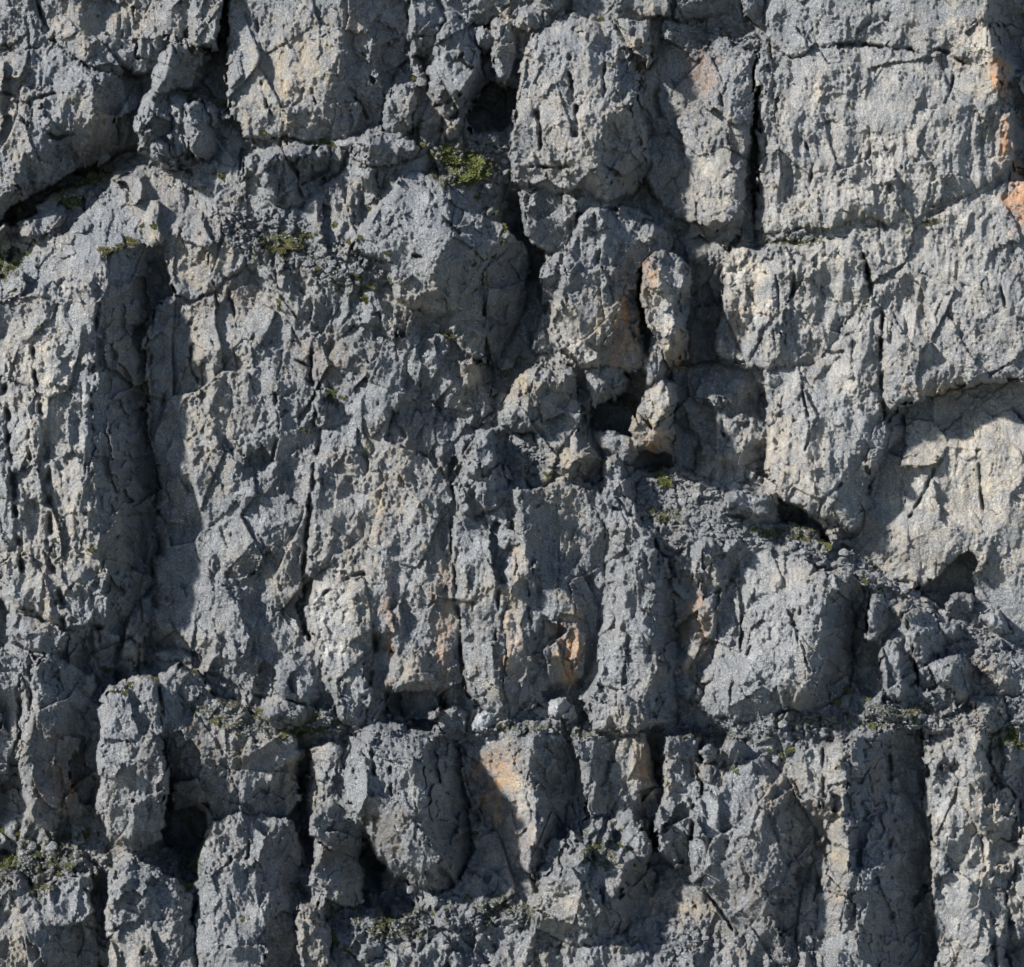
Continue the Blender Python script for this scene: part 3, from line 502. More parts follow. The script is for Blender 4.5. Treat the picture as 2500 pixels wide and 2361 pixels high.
# colour of the rock itself (stains, lichen, fresh breaks): kind, x, y, rx, ry, strength
STAINS = """t,720,190,130,150,.75 t,480,640,80,70,.7 t,850,60,60,80,.5 t,200,60,70,70,.6 t,20,260,70,140,.55 t,90,900,90,160,.55 t,150,1250,90,160,.5
t,1450,840,80,60,.7 t,1540,830,40,110,.8 t,1610,740,45,110,.7 t,1600,1020,70,100,.95 t,1820,700,60,130,.95 r,1800,780,30,70,.35 r,1740,800,26,90,.5
t,1900,1080,50,150,.6 t,1990,1100,30,120,.6 r,1985,890,26,60,.5 o,2442,190,20,42,.95 o,2452,260,9,60,.8 o,2448,345,18,42,.5 o,2485,480,32,75,.75 t,2420,180,60,220,.7
t,2370,1150,220,220,.8 t,2250,1350,200,120,.45 t,1250,1500,34,170,.8 o,1250,1580,22,120,.35 t,1385,1590,40,130,.85 o,1390,1600,26,100,.5 t,1690,1560,50,130,.8 o,1700,1500,30,80,.3
t,1225,1940,70,150,.95 o,1210,1920,50,90,.4 o,1280,2060,40,80,.2 t,1560,1850,40,80,.8 o,1560,1850,25,50,.35 b,150,1860,80,110,.75 b,470,1840,130,110,.75 b,930,2050,70,90,.75
b,820,2080,70,50,.8 t,1020,1640,90,60,.5 t,860,1400,130,260,.4 t,500,950,120,260,.45 t,2420,2000,70,300,.7 t,2380,90,80,100,.75 t,1150,925,45,60,.85 t,1150,800,40,80,.6
b,800,880,120,80,.6 b,560,690,80,80,.4 b,1850,2200,160,160,.45 t,1080,1500,40,200,.5 t,1400,1130,70,60,.7 b,310,2060,70,40,.7 t,1500,760,60,60,.5 t,2080,940,140,30,.3
t,2300,940,200,22,.6 w,810,1500,50,120,.75 w,1045,492,16,18,.95 w,938,1380,16,70,.8 w,1630,760,34,70,.85 w,1425,860,40,40,.7 w,1255,1560,12,120,.8 w,1375,1728,45,35,.95
w,1185,1762,40,30,.7 w,1830,760,50,120,.65 w,1620,970,40,70,.6 w,1850,660,30,60,.5 w,2440,1520,50,45,.4 w,2400,2050,50,220,.4 w,40,1350,60,120,.4 w,2380,100,50,60,.5 w,1270,2000,50,110,.35
w,1040,1812,9,9,.9 t,1440,70,30,40,.4 b,1300,430,120,20,.5 b,1700,180,80,120,.45 o,1710,170,40,70,.25 b,60,740,80,30,.5 b,470,2000,60,60,.5 b,100,2280,60,60,.4 t,30,2300,40,120,.6
t,1740,1880,40,50,.5 t,2040,2050,26,200,.6 t,2270,2150,16,220,.6 o,2140,1900,16,80,.3 b,1650,1420,40,120,.3 t,1560,110,40,50,.6 t,640,1700,60,50,.15 t,1000,1080,50,120,.3 g,1130,405,95,55,.8
g,690,600,90,45,.6 g,730,1785,110,35,.6 g,950,2250,220,90,.35 g,100,2100,120,70,.55 g,2200,1745,120,30,.5 g,1940,1310,110,30,.5 g,1460,2080,80,60,.45 g,460,2120,40,50,.6 g,230,430,60,25,.7
g,150,485,50,20,.7 g,20,650,50,40,.7 g,850,690,80,40,.4 g,2460,1800,50,45,.7 g,1620,1260,40,30,.6 g,1620,1170,30,20,.7 g,1210,2220,80,50,.4 g,1940,590,80,14,.6 g,2270,540,60,12,.5 g,500,1720,120,40,.4 g,1350,1785,260,14,.45 g,2100,1765,260,22,.5 g,1760,1795,130,18,.5 g,640,1770,150,30,.5 g,1250,2230,120,40,.4 w,2150,520,420,420,.5 w,2380,1150,260,300,.5 w,1980,1000,220,260,.4 w,2350,2100,160,300,.45 w,1450,250,140,220,.3 w,120,1000,120,400,.4 w,1880,1500,140,180,.35 w,1800,660,40,70,.8 t,1810,650,50,80,1 t,1450,800,110,110,.6 t,1640,850,50,60,.9 o,1600,1080,40,30,.4 o,1530,760,20,80,.6 o,1590,660,24,50,.35 t,2150,560,400,480,.35 o,2440,170,24,40,1 o,2455,220,12,90,1 o,2490,480,36,90,1 o,2450,345,22,50,.8 t,1750,450,120,200,.4 t,1400,300,140,200,.4 o,1520,820,30,60,.4 o,1660,860,20,50,.5 o,2270,950,120,10,.4 o,1190,1870,60,30,.4 o,150,1930,40,60,.3 o,1080,1560,20,160,.3 o,940,1480,14,160,.3"""

# ledges covered with broken stone: x, y, rx, ry
SCREE = """1190,400,80,70 1060,360,60,30 700,1770,150,40 1000,1780,120,30 1300,1780,160,25 940,2250,130,40 1180,2230,110,35 100,2110,140,35 400,2120,70,50 1750,100,140,45
1800,1780,160,30 2000,1770,120,30 2250,1745,180,35 1650,2280,60,50 620,560,120,60 800,640,120,60 1600,1170,60,40 1900,580,120,14 180,460,120,30 1350,1782,260,16 2150,1775,200,18 1750,1790,120,14 620,1760,120,30 970,1800,80,22 420,400,80,25 1300,1120,70,40 2450,1740,80,50 1900,610,60,10"""

KEEP = set('V5 LD DE E1 CL1f XS CL4 RW RP V0 V1 V2 V3 V4 WG C9 M1 CL3 Q3 M7 M6'.split())
EASE = dict(M1=.42, M2=.5, M3=.6, M4=.85, X1=.6, X2=.6, UR=.6, Q2=.65, WC=1.2, A5=.7, CL9=.65, RW=1, RP=1, LD=1.15, E1=1, CL1=1.1, M7=1.1, BL=1, A4=.9, Z1=.8, DE=1.15, CL1f=1, D0=1, CL3=.9, J1=.9, S3=.9, A6=.9, CL7=.9,
            V0=1, V1=1, V2=1, V3=1, V4=1, V5=1, WG=1, C9=1, P8=1, C6=1, C8=1, DM=1, D1=.9, J3=1, J2=1, K1=1, K2=1, CL4=1.5, XS=1, S1=1, S2=.9, M5=.9, Q3=1, HC=1, Z2=1, ZT3=1, WS=1)
# open slots and gullies that stay dark: x, y, rx, ry
SLOTS = """550,90,16,130,17 60,520,90,30,17 200,450,110,22,17 310,395,60,14,17 742,1900,9,100,9 748,2050,10,70 905,2110,22,75 1610,1920,20,120,4 1610,2040,20,60 1850,350,10,220,12 1270,560,40,90,17 1300,720,30,120,17
1215,880,40,60 1500,1010,60,50 1600,1125,60,24 1575,740,10,120 445,2020,50,40 408,1960,8,80 1000,1712,75,24 250,2240,7,80,5 475,2260,5,60,4 1640,980,18,100 2100,1560,14,80
362,1590,14,40 820,420,40,40 1210,270,40,60 2240,1620,6,80 1420,1700,16,60 1340,1650,14,80 1190,160,14,100,17"""
X0, Y0, RS = -430.0, -430.0, 2.0
RW_, RH_ = 1680, 1620
def pts(s): return [tuple(float(v) for v in p.split(',')) for p in s.split()]

def tri_raster(points, n_outline, H, M):
    """paint the triangulated relief of one rock into H, mark it in M (raster cells of 2 px)"""
    co = [Vector(((p[0] - X0) / RS, (p[1] - Y0) / RS)) for p in points]
    if n_outline:
        ed = [(i, (i + 1) % n_outline) for i in range(n_outline)]
        vs, _, fs, ov, _, _ = delaunay_2d_cdt(co, ed, [list(range(n_outline))], 1, 1e-4)
    else:
        vs, _, fs, ov, _, _ = delaunay_2d_cdt(co, [], [], 0, 1e-4)
    P = np.array([[c.x, c.y] for c in co]); hh = np.array([p[2] for p in points])
    z = []
    for v, o in zip(vs, ov):
        z.append(hh[o[0]] if o else hh[np.argmin((P[:, 0] - v.x) ** 2 + (P[:, 1] - v.y) ** 2)])
    for f in fs:
        for t in range(1, len(f) - 1):
            a, b, c = f[0], f[t], f[t + 1]
            ax, ay = vs[a]; bx, by = vs[b]; cx, cy = vs[c]
            x0 = max(0, int(min(ax, bx, cx))); x1 = min(H.shape[1], int(max(ax, bx, cx)) + 2)
            y0 = max(0, int(min(ay, by, cy))); y1 = min(H.shape[0], int(max(ay, by, cy)) + 2)
            if x1 <= x0 or y1 <= y0: continue
            gx, gy = np.meshgrid(np.arange(x0, x1), np.arange(y0, y1))
            d = (by - cy) * (ax - cx) + (cx - bx) * (ay - cy)
            if abs(d) < 1e-9: continue
            w0 = ((by - cy) * (gx - cx) + (cx - bx) * (gy - cy)) / d
            w1 = ((cy - ay) * (gx - cx) + (ax - cx) * (gy - cy)) / d
            w2 = 1 - w0 - w1
            m = (w0 >= -1e-6) & (w1 >= -1e-6) & (w2 >= -1e-6)
            H[y0:y1, x0:x1][m] = (w0 * z[a] + w1 * z[b] + w2 * z[c])[m]
            M[y0:y1, x0:x1][m] = True

H = np.zeros((RH_, RW_), np.float32)
M = np.zeros((RH_, RW_), bool)
tri_raster(pts(BASE_PTS), 0, H, M)
H = blur(H, 4)
ID = np.zeros((RH_, RW_), np.int16)
KIND = {'c': (1.0, .45, 0., .6), 'f': (.85, 1.25, 0., .5), 's': (.5, .15, 0., .35), 'k': (1.7, .6, 0., 1.0), 'r': (.5, .1, 1.0, .6)}
REC = [('', 'cliff', '', 'k')]
for line in BLOCKS.strip().split('\n'):
    if line.startswith('#') or not line.strip(): continue
    key, ob, part, typ, out, inn = line.split('|')
    o = pts(out); i = pts(inn)
    if key not in KEEP and i:       # the side towards the sun breaks off square
        mx = sum(p[0] for p in o) / len(o); hw = max(1.0, (max(p[0] for p in o) - min(p[0] for p in o)) / 2)
        o2 = []
        for p in o:
            n_ = min(i, key=lambda q_: (q_[0] - p[0]) ** 2 + (q_[1] - p[1]) ** 2)
            t_ = .7 * min(1, max(0, (mx - p[0]) / hw - .1) * 1.4)
            o2.append((p[0], p[1], p[2] + t_ * max(0, n_[2] - p[2])))
        o = o2
    xs = [p[0] for p in o]; ys = [p[1] for p in o]
    cx0 = max(0, int((min(xs) - X0) / RS) - 2); cx1 = min(RW_, int((max(xs) - X0) / RS) + 3)
    cy0 = max(0, int((min(ys) - Y0) / RS) - 2); cy1 = min(RH_, int((max(ys) - Y0) / RS) + 3)
    h = np.zeros((RH_, RW_), np.float32) if False else None
    sub = np.zeros((cy1 - cy0, cx1 - cx0), np.float32); mk = np.zeros(sub.shape, bool)
    sh = [(p[0] - cx0 * RS, p[1] - cy0 * RS, p[2]) for p in o + i]
    tri_raster(sh, len(o), sub, mk)
    s = .7
    w = blur(mk.astype(np.float32), s) + 1e-4
    sm = blur(np.where(mk, sub, 0), s) / w
    # rocks break off squarely: pull the relief out towards the outline
    dist = np.zeros(mk.shape, np.float32); er = mk.copy()
    for it in range(34):
        dist += er
        e2 = er.copy(); e2[1:] &= er[:-1]; e2[:-1] &= er[1:]; e2[:, 1:] &= er[:, :-1]; e2[:, :-1] &= er[:, 1:]
        if it % 3 == 1: e2[1:, 1:] &= er[:-1, :-1]; e2[:-1, :-1] &= er[1:, 1:]; e2[1:, :-1] &= er[:-1, 1:]; e2[:-1, 1:] &= er[1:, :-1]
        er = e2
        if not er.any(): break
    db = blur(dist, 2.0); gy_, gx_ = np.gradient(db)
    gl = np.hypot(gx_, gy_) + 1e-3
    sz = min(mk.shape) * .5
    Ls = min(5.0, sz * .25)
    shf = Ls * np.exp(-dist / 13) * np.clip((dist - 1) / 2.5, 0, 1)
    jj, ii = np.mgrid[0:mk.shape[0], 0:mk.shape[1]]
    i2 = np.clip(ii + gx_ / gl * shf, 0, mk.shape[1] - 1).astype(int); j2 = np.clip(jj + gy_ / gl * shf, 0, mk.shape[0] - 1).astype(int)
    ok = mk[j2, i2]
    sm = blur(np.where(mk, np.where(ok, sm[j2, i2], sm), 0), 1.0) / (blur(mk.astype(np.float32), 1.0) + 1e-4)
    # relief about the rock's own mean plane, eased for the flush panels
    fz = EASE.get(key, .55)
    if fz < 1:
        A_ = np.stack([ii[mk], jj[mk], np.ones(mk.sum())], -1).astype(np.float64)
        cf = np.linalg.lstsq(A_, sm[mk].astype(np.float64), rcond=None)[0]
        pl = ii * cf[0] + jj * cf[1] + cf[2]
        sm = (pl + (sm - pl) * fz).astype(np.float32)
    H[cy0:cy1, cx0:cx1][mk] = sm[mk]
    ID[cy0:cy1, cx0:cx1][mk] = len(REC)
    REC.append((key, ob, part, typ))
NB = len(REC)

# solid rock fills most of the space between them; only the open slots stay deep
fill = blur(H, 8) - .5
open_ = np.zeros_like(H)
yy_, xx_ = np.mgrid[0:RH_, 0:RW_]; xx_ = xx_ * RS + X0; yy_ = yy_ * RS + Y0
for s in SLOTS.split():
    cx, cy, ax, ay, dp = (float(v) for v in (s + ',8').split(',')[:5])
    open_ = np.maximum(open_, dp / 8 * np.clip(2.0 - 1.6 * np.hypot((xx_ - cx) / ax, (yy_ - cy) / ay), 0, 1))
H = np.where(ID == 0, np.maximum(H, fill - open_ * 8), H)
# tight joints: close the narrow valleys between neighbouring rocks
def shift_ext(A, r, f):
    o_ = A
    for ax in (0, 1):
        acc = o_.copy(); n_ = o_.shape[ax]
        for d_ in range(1, r + 1):
            a_ = [slice(None)] * 2; b_ = [slice(None)] * 2
            a_[ax] = slice(d_, n_); b_[ax] = slice(0, n_ - d_)
            acc[tuple(b_)] = f(acc[tuple(b_)], o_[tuple(a_)]); acc[tuple(a_)] = f(acc[tuple(a_)], o_[tuple(b_)])
        o_ = acc
    return o_
clo = shift_ext(shift_ext(H, 9, np.maximum), 9, np.minimum)
voids = np.isin(ID, [n for n, r in enumerate(REC) if r[0] in ('V0', 'V1', 'V2', 'V3', 'V4', 'V5', 'WG', 'LD', 'E1', 'CL1f', 'CL4', 'ZT3', 'XS', 'DE', 'C9')]).astype(np.float32)
H = H + (blur(clo, 1.0) - H) * .68 * np.clip(1 - blur(voids, 3) * 1.5 - open_, 0, 1)

# seams: recessed joints where two rocks meet
def idedge(I):
    e = np.zeros(I.shape, np.float32)
    d = I[:, 1:] != I[:, :-1]; e[:, 1:][d] = 1; e[:, :-1][d] = 1
    d = I[1:] != I[:-1]; e[1:][d] = 1; e[:-1][d] = 1
    return e
obs = sorted({r[1] for r in REC})
SEAMID = np.array([obs.index(r[1]) for r in REC])
seam = blur(idedge(SEAMID[ID]), 1.6)
seam = np.minimum(seam * 1.6, 1)
wts = np.array([KIND[r[3]] for r in REC], np.float32)

# cracks
def crack_map():
    C = np.zeros((RH_, RW_), np.float32)
    for line in CRACKS.split('\n'):
        wd, pl = line.split('|'); w, d = (float(v) for v in wd.split(','))
        P = [tuple(float(v) for v in p.split(',')) for p in pl.split()]
        for (ax, ay), (bx, by) in zip(P, P[1:]):
            m = 4 * w
            x0 = int((min(ax, bx) - m - X0) / RS); x1 = int((max(ax, bx) + m - X0) / RS) + 1
            y0 = int((min(ay, by) - m - Y0) / RS); y1 = int((max(ay, by) + m - Y0) / RS) + 1
            gx, gy = np.meshgrid(np.arange(x0, x1) * RS + X0, np.arange(y0, y1) * RS + Y0)
            t = np.clip(((gx - ax) * (bx - ax) + (gy - ay) * (by - ay)) / ((bx - ax) ** 2 + (by - ay) ** 2), 0, 1)
            dd = np.hypot(gx - ax - t * (bx - ax), gy - ay - t * (by - ay))
            C[y0:y1, x0:x1] = np.maximum(C[y0:y1, x0:x1], d * np.clip(1 - dd / (w * 1.5), 0, 1))
    return C
CR = crack_map()

# ------------------------------------------------------------------ fine grid over the cliff
def axis(lo, hi, a, b, fine, coarse):
    return np.concatenate([np.arange(lo, a, coarse), np.arange(a, b, fine), np.arange(b, hi, coarse)])
FINE = 2.34
gx1 = axis(-400, 2900, -24, 2524, FINE, 11.0)
gy1 = axis(-400, 2780, -24, 2385, FINE, 11.0)
GXX, GYY = (a.astype(np.float32) for a in np.meshgrid(gx1, gy1))
NX, NY = len(gx1), len(gy1)
print("grid", NX, NY, NX * NY, round(time.time() - T0, 1))

def bil(A, x, y):
    fx = np.clip((x - X0) / RS, 0, RW_ - 2); fy = np.clip((y - Y0) / RS, 0, RH_ - 2)
    ix = fx.astype(np.int32); iy = fy.astype(np.int32); fx = fx - ix; fy = fy - iy
    return (A[iy, ix] * (1 - fx) + A[iy, ix + 1] * fx) * (1 - fy) + (A[iy + 1, ix] * (1 - fx) + A[iy + 1, ix + 1] * fx) * fy
def near(A, x, y):
    return A[np.clip(((y - Y0) / RS + .5).astype(np.int32), 0, RH_ - 1), np.clip(((x - X0) / RS + .5).astype(np.int32), 0, RW_ - 1)]

x, y = GXX, GYY
_, _, ck1, _ = cells(x / 46 + perlin(x / 30, y / 30, 8) * .3, y / 62 + perlin(x / 30, y / 30, 9) * .3, 601)
_, _, ck2, _ = cells(x / 17, y / 22, 602)
wx = fbm(x / 90, y / 110, 1, 4) * 8 + perlin(x / 8, y / 8, 5) * 1.6 + (RV[ck1, 2] - .5) * 13 + (RV[ck2, 2] - .5) * 6
wy = fbm(x / 90, y / 90, 31, 4) * 8 + perlin(x / 8, y / 8, 6) * 1.6 + (RV[ck1, 3] - .5) * 11 + (RV[ck2, 3] - .5) * 6
sx, sy = x + wx, y + wy
HGY, HGX = np.gradient(blur(H, 2.5)); HGX /= RS; HGY /= RS
HB = bil(H, sx, sy)
IDS = near(ID, sx, sy)
def facetted(cw, ch, seed, lim):
    """break the rounded relief into flat fracture planes"""
    bx_, by_, bk_, gp_ = cells(sx / cw + perlin(x / 200, y / 200, seed + 3) * .3, sy / ch + perlin(x / 200, y / 200, seed + 5) * .3, seed)
    dx_, dy_ = bx_ * cw, by_ * ch
    cx_, cy_ = sx - dx_, sy - dy_
    pl_ = bil(H, cx_, cy_) + (bil(HGX, cx_, cy_) * dx_ + bil(HGY, cx_, cy_) * dy_) * .9
    df = np.clip(pl_ - HB, -lim, lim)
    return np.where(near(ID, cx_, cy_) == IDS, df, 0)
HB = HB + facetted(100, 140, 811, 5.0) * .65 + facetted(44, 62, 821, 3.0) * .3 + facetted(23, 32, 831, 2.0) * .3
IDG = near(ID, sx, sy)
SM = bil(seam, sx, sy)
CK = bil(CR, x + wx * .6, y + wy * .6)
WT = np.stack([bil(blur(wts[ID][:, :, k].astype(np.float32), 2.0), sx, sy) for k in range(4)], -1)
fac, flu, rub, seamd = WT[..., 0], WT[..., 1], WT[..., 2], WT[..., 3]
for s in SCREE.split():
    cx, cy, ax, ay = (float(v) for v in s.split(','))
    rr = np.clip(1.35 - np.hypot((sx - cx) / ax, (sy - cy) / ay) + fbm(x / 40, y / 40, 700, 3) * .4, 0, .6) / .6
    rub = np.maximum(rub, np.where(IDG == 0, rr, rr * .65))
fac = fac * (1 - .6 * rub) * (.6 + .7 * RV[(IDG.astype(np.int32) * 37 + 5) & 4095, 1])
vary = np.clip(.75 + .9 * fbm(x / 110, y / 120, 77, 3), .12, 1.7)     # some patches weather smoother than others
dwx = fbm(x / 34, y / 40, 61, 3) * 7; dwy = fbm(x / 34, y / 40, 71, 3) * 7
qx, qy = x + dwx, y + dwy
lean = fbm(x / 700, y / 700, 91, 1) * .22 + .08        # tilt of the vertical grain, drifting over the cliff
rx = qx + (qy - 1180) * .06 + fbm(x / 260, y / 260, 92, 2) * 26
D = np.zeros_like(HB)
D += fbm(x / 170, y / 240, 3, 3) * 1.0
wq = fbm(x / 120, y / 150, 61, 2)                      # gentle bend of the fracture pattern
wr = fbm(x / 120, y / 150, 71, 2)
gx0 = x + wq * 11 + (y - 1180) * .07; gy0 = y + wr * 10
fl = np.clip(flu, 0, 1.3); st = 1 + .55 * fl           # fluted faces have taller chips
c0, g0 = chisel(gx0 / 130, gy0 / 190, 200); D += np.clip(fac, 0, 1.1) * c0 * 2.1
c1, g1 = chip(gx0 / 62, gy0 / 96, 201); D += fac * c1 * 2.3
k2, _ = chisel(gx0 / 38 + .37, gy0 / 64, 209); D += fac * vary * k2 * 1.1
c2, g2 = chip(gx0 / 27, gy0 / 44, 202); D += fac * (.35 + .65 * vary) * c2 * 1.05
c3, g3 = chip(gx0 / 13 + wr, gy0 / 19 + wq, 203); D += fac * (.25 + .75 * vary) * c3 * .72
c4, g4 = chip(x / 6.6 + wq, y / 8.6 + wr, 204); D += (.4 + .6 * np.clip(fac, 0, 1)) * (.4 + .6 * vary) * c4 * .62
fv = np.clip(.7 + 1.1 * fbm(x / 130, y / 170, 78, 3), .1, 1.5)
f1_, fg1 = chip(gx0 / 21, gy0 / 120, 206); D += flu * fv * f1_ * .75
f2_, fg2 = chip(gx0 / 10 + wr * .5, gy0 / 46, 207); D += flu * fv * (.3 + .7 * vary) * f2_ * .42
c5, g5 = chip(x / 3.9, y / 4.6, 205); D += (.35 + .65 * vary) * c5 * .26
# hairline joints
D -= np.clip(.05 - g0, 0, 1) * 9 * np.clip(fac, 0, 1) * np.clip(.3 + fbm(x / 60, y / 60, 94, 2), 0, 1)
# broken stones on the ledges
bx, by, bk, gp = cells(qx / 24, qy / 16, 301); D += rub * (np.clip(gp, 0, .5) * 2.0 * RV[bk, 2] + (RV[bk, 3] - .5) * 1.3 + bx * (RV[bk, 0] - .5) * 2 + by * -.7)
bx, by, bk, gp = cells(x / 9, y / 6.5, 302); D += rub * (np.clip(gp, 0, .45) * .7 + (RV[bk, 2] - .5) * .6)
# solution pits
bx, by, bk, gp = cells(x / 46, y / 46, 401)
pr = np.hypot(bx, by * .7); D -= np.where(RV[bk, 2] > .86, np.clip(.11 - pr, 0, 1) * 9, 0) * np.clip(fac, 0, 1)
sn = np.clip(.35 + 1.5 * fbm(x / 70, y / 70, 88, 2), 0, 1.3); cn = np.clip(.45 + 1.6 * fbm(x / 45, y / 45, 89, 2), 0, 1.3)
HG = HB + D - SM * seamd * 2.4 * sn - CK * .8 * cn
print("relief", round(time.time() - T0, 1))

# outside the picture everything belongs to the cliff itself
far = (x < -70) | (x > 2570) | (y < -70) | (y > 2431)
IDG = np.where(far, 0, IDG)

# stains as vertex masks
ST = {k: np.zeros_like(HB) for k in 'torbwg'}
nz = fbm(x / 38, y / 46, 500, 4) * .55
for s in STAINS.split():
    k, cx, cy, ax, ay, st = s.split(','); cx, cy, ax, ay, st = (float(v) for v in (cx, cy, ax, ay, st))
    r = np.hypot((sx - cx) / ax, (sy - cy) / ay)
    ST[k] = np.maximum(ST[k], st * np.clip(1.25 - r + nz * .9, 0, 1))
drip = fbm(x / 13, y / 170, 520, 3)
joint = np.clip(.10 - g1, 0, 1) * 6 + np.clip(.10 - g2, 0, 1) * 5 + np.clip(.1 - g0, 0, 1) * 8
ST['t'] = np.maximum(ST['t'], np.clip(.02 + fbm(x / 210, y / 210, 540, 3) * .9, 0, .7) * np.clip(joint + .4, 0, 1))
for k, a in (('t', .55), ('o', .8), ('r', .6), ('b', .4), ('w', .9)):
    ST[k] = np.clip(ST[k] * (1 + a * drip + .5 * nz), 0, 1)

k = (DIST - HG * .1) / DIST
PU = (x - 1250) * PX * k; PV = (1180.5 - y) * PX * k; PN = HG * .1
POS = np.stack([PU * U[i] + PV * V[i] + PN * N[i] for i in range(3)], -1).astype(np.float32).reshape(-1, 3)
MASK_A = np.stack([ST['t'], ST['o'], ST['b'], ST['w']], -1).astype(np.float32).reshape(-1, 4)
MASK_B = np.stack([ST['g'], ST['r'], rub, np.zeros_like(rub)], -1).astype(np.float32).reshape(-1, 4)
def surf(px, py):
    """relief (dm) of the finished cliff at a photograph pixel"""
    i = int(np.clip(np.searchsorted(gx1, px), 0, NX - 1)); j = int(np.clip(np.searchsorted(gy1, py), 0, NY - 1))
    return float(HG[j, i])
# ------------------------------------------------------------------ materials
def nd(nt, t, **kw):
    n = nt.nodes.new(t)
    for a, v in kw.items():
        if a in n.inputs: n.inputs[a].default_value = v
        else: setattr(n, a, v)
    return n
def mixc(nt, a, b, f, mode='MIX'):
    n = nt.nodes.new('ShaderNodeMix'); n.data_type = 'RGBA'; n.blend_type = mode
    for sock, v in ((n.inputs[0], f), (n.inputs[6], a), (n.inputs[7], b)):
        if hasattr(v, 'is_output'): nt.links.new(v, sock)
        else: sock.default_value = v if isinstance(v, float) else (*v, 1)
    return n.outputs[2]
def ramp(nt, f, a, b, ca=0.0, cb=1.0):
    n = nt.nodes.new('ShaderNodeMapRange'); n.clamp = True
    nt.links.new(f, n.inputs[0])
    for i, v in zip((1, 2, 3, 4), (a, b, ca, cb)): n.inputs[i].default_value = v
    return n.outputs[0]
def math_(nt, op, a, b):
    n = nt.nodes.new('ShaderNodeMath'); n.operation = op
    for i, v in enumerate((a, b)):
        if hasattr(v, 'is_output'): nt.links.new(v, n.inputs[i])
        else: n.inputs[i].default_value = v
    return n.outputs[0]

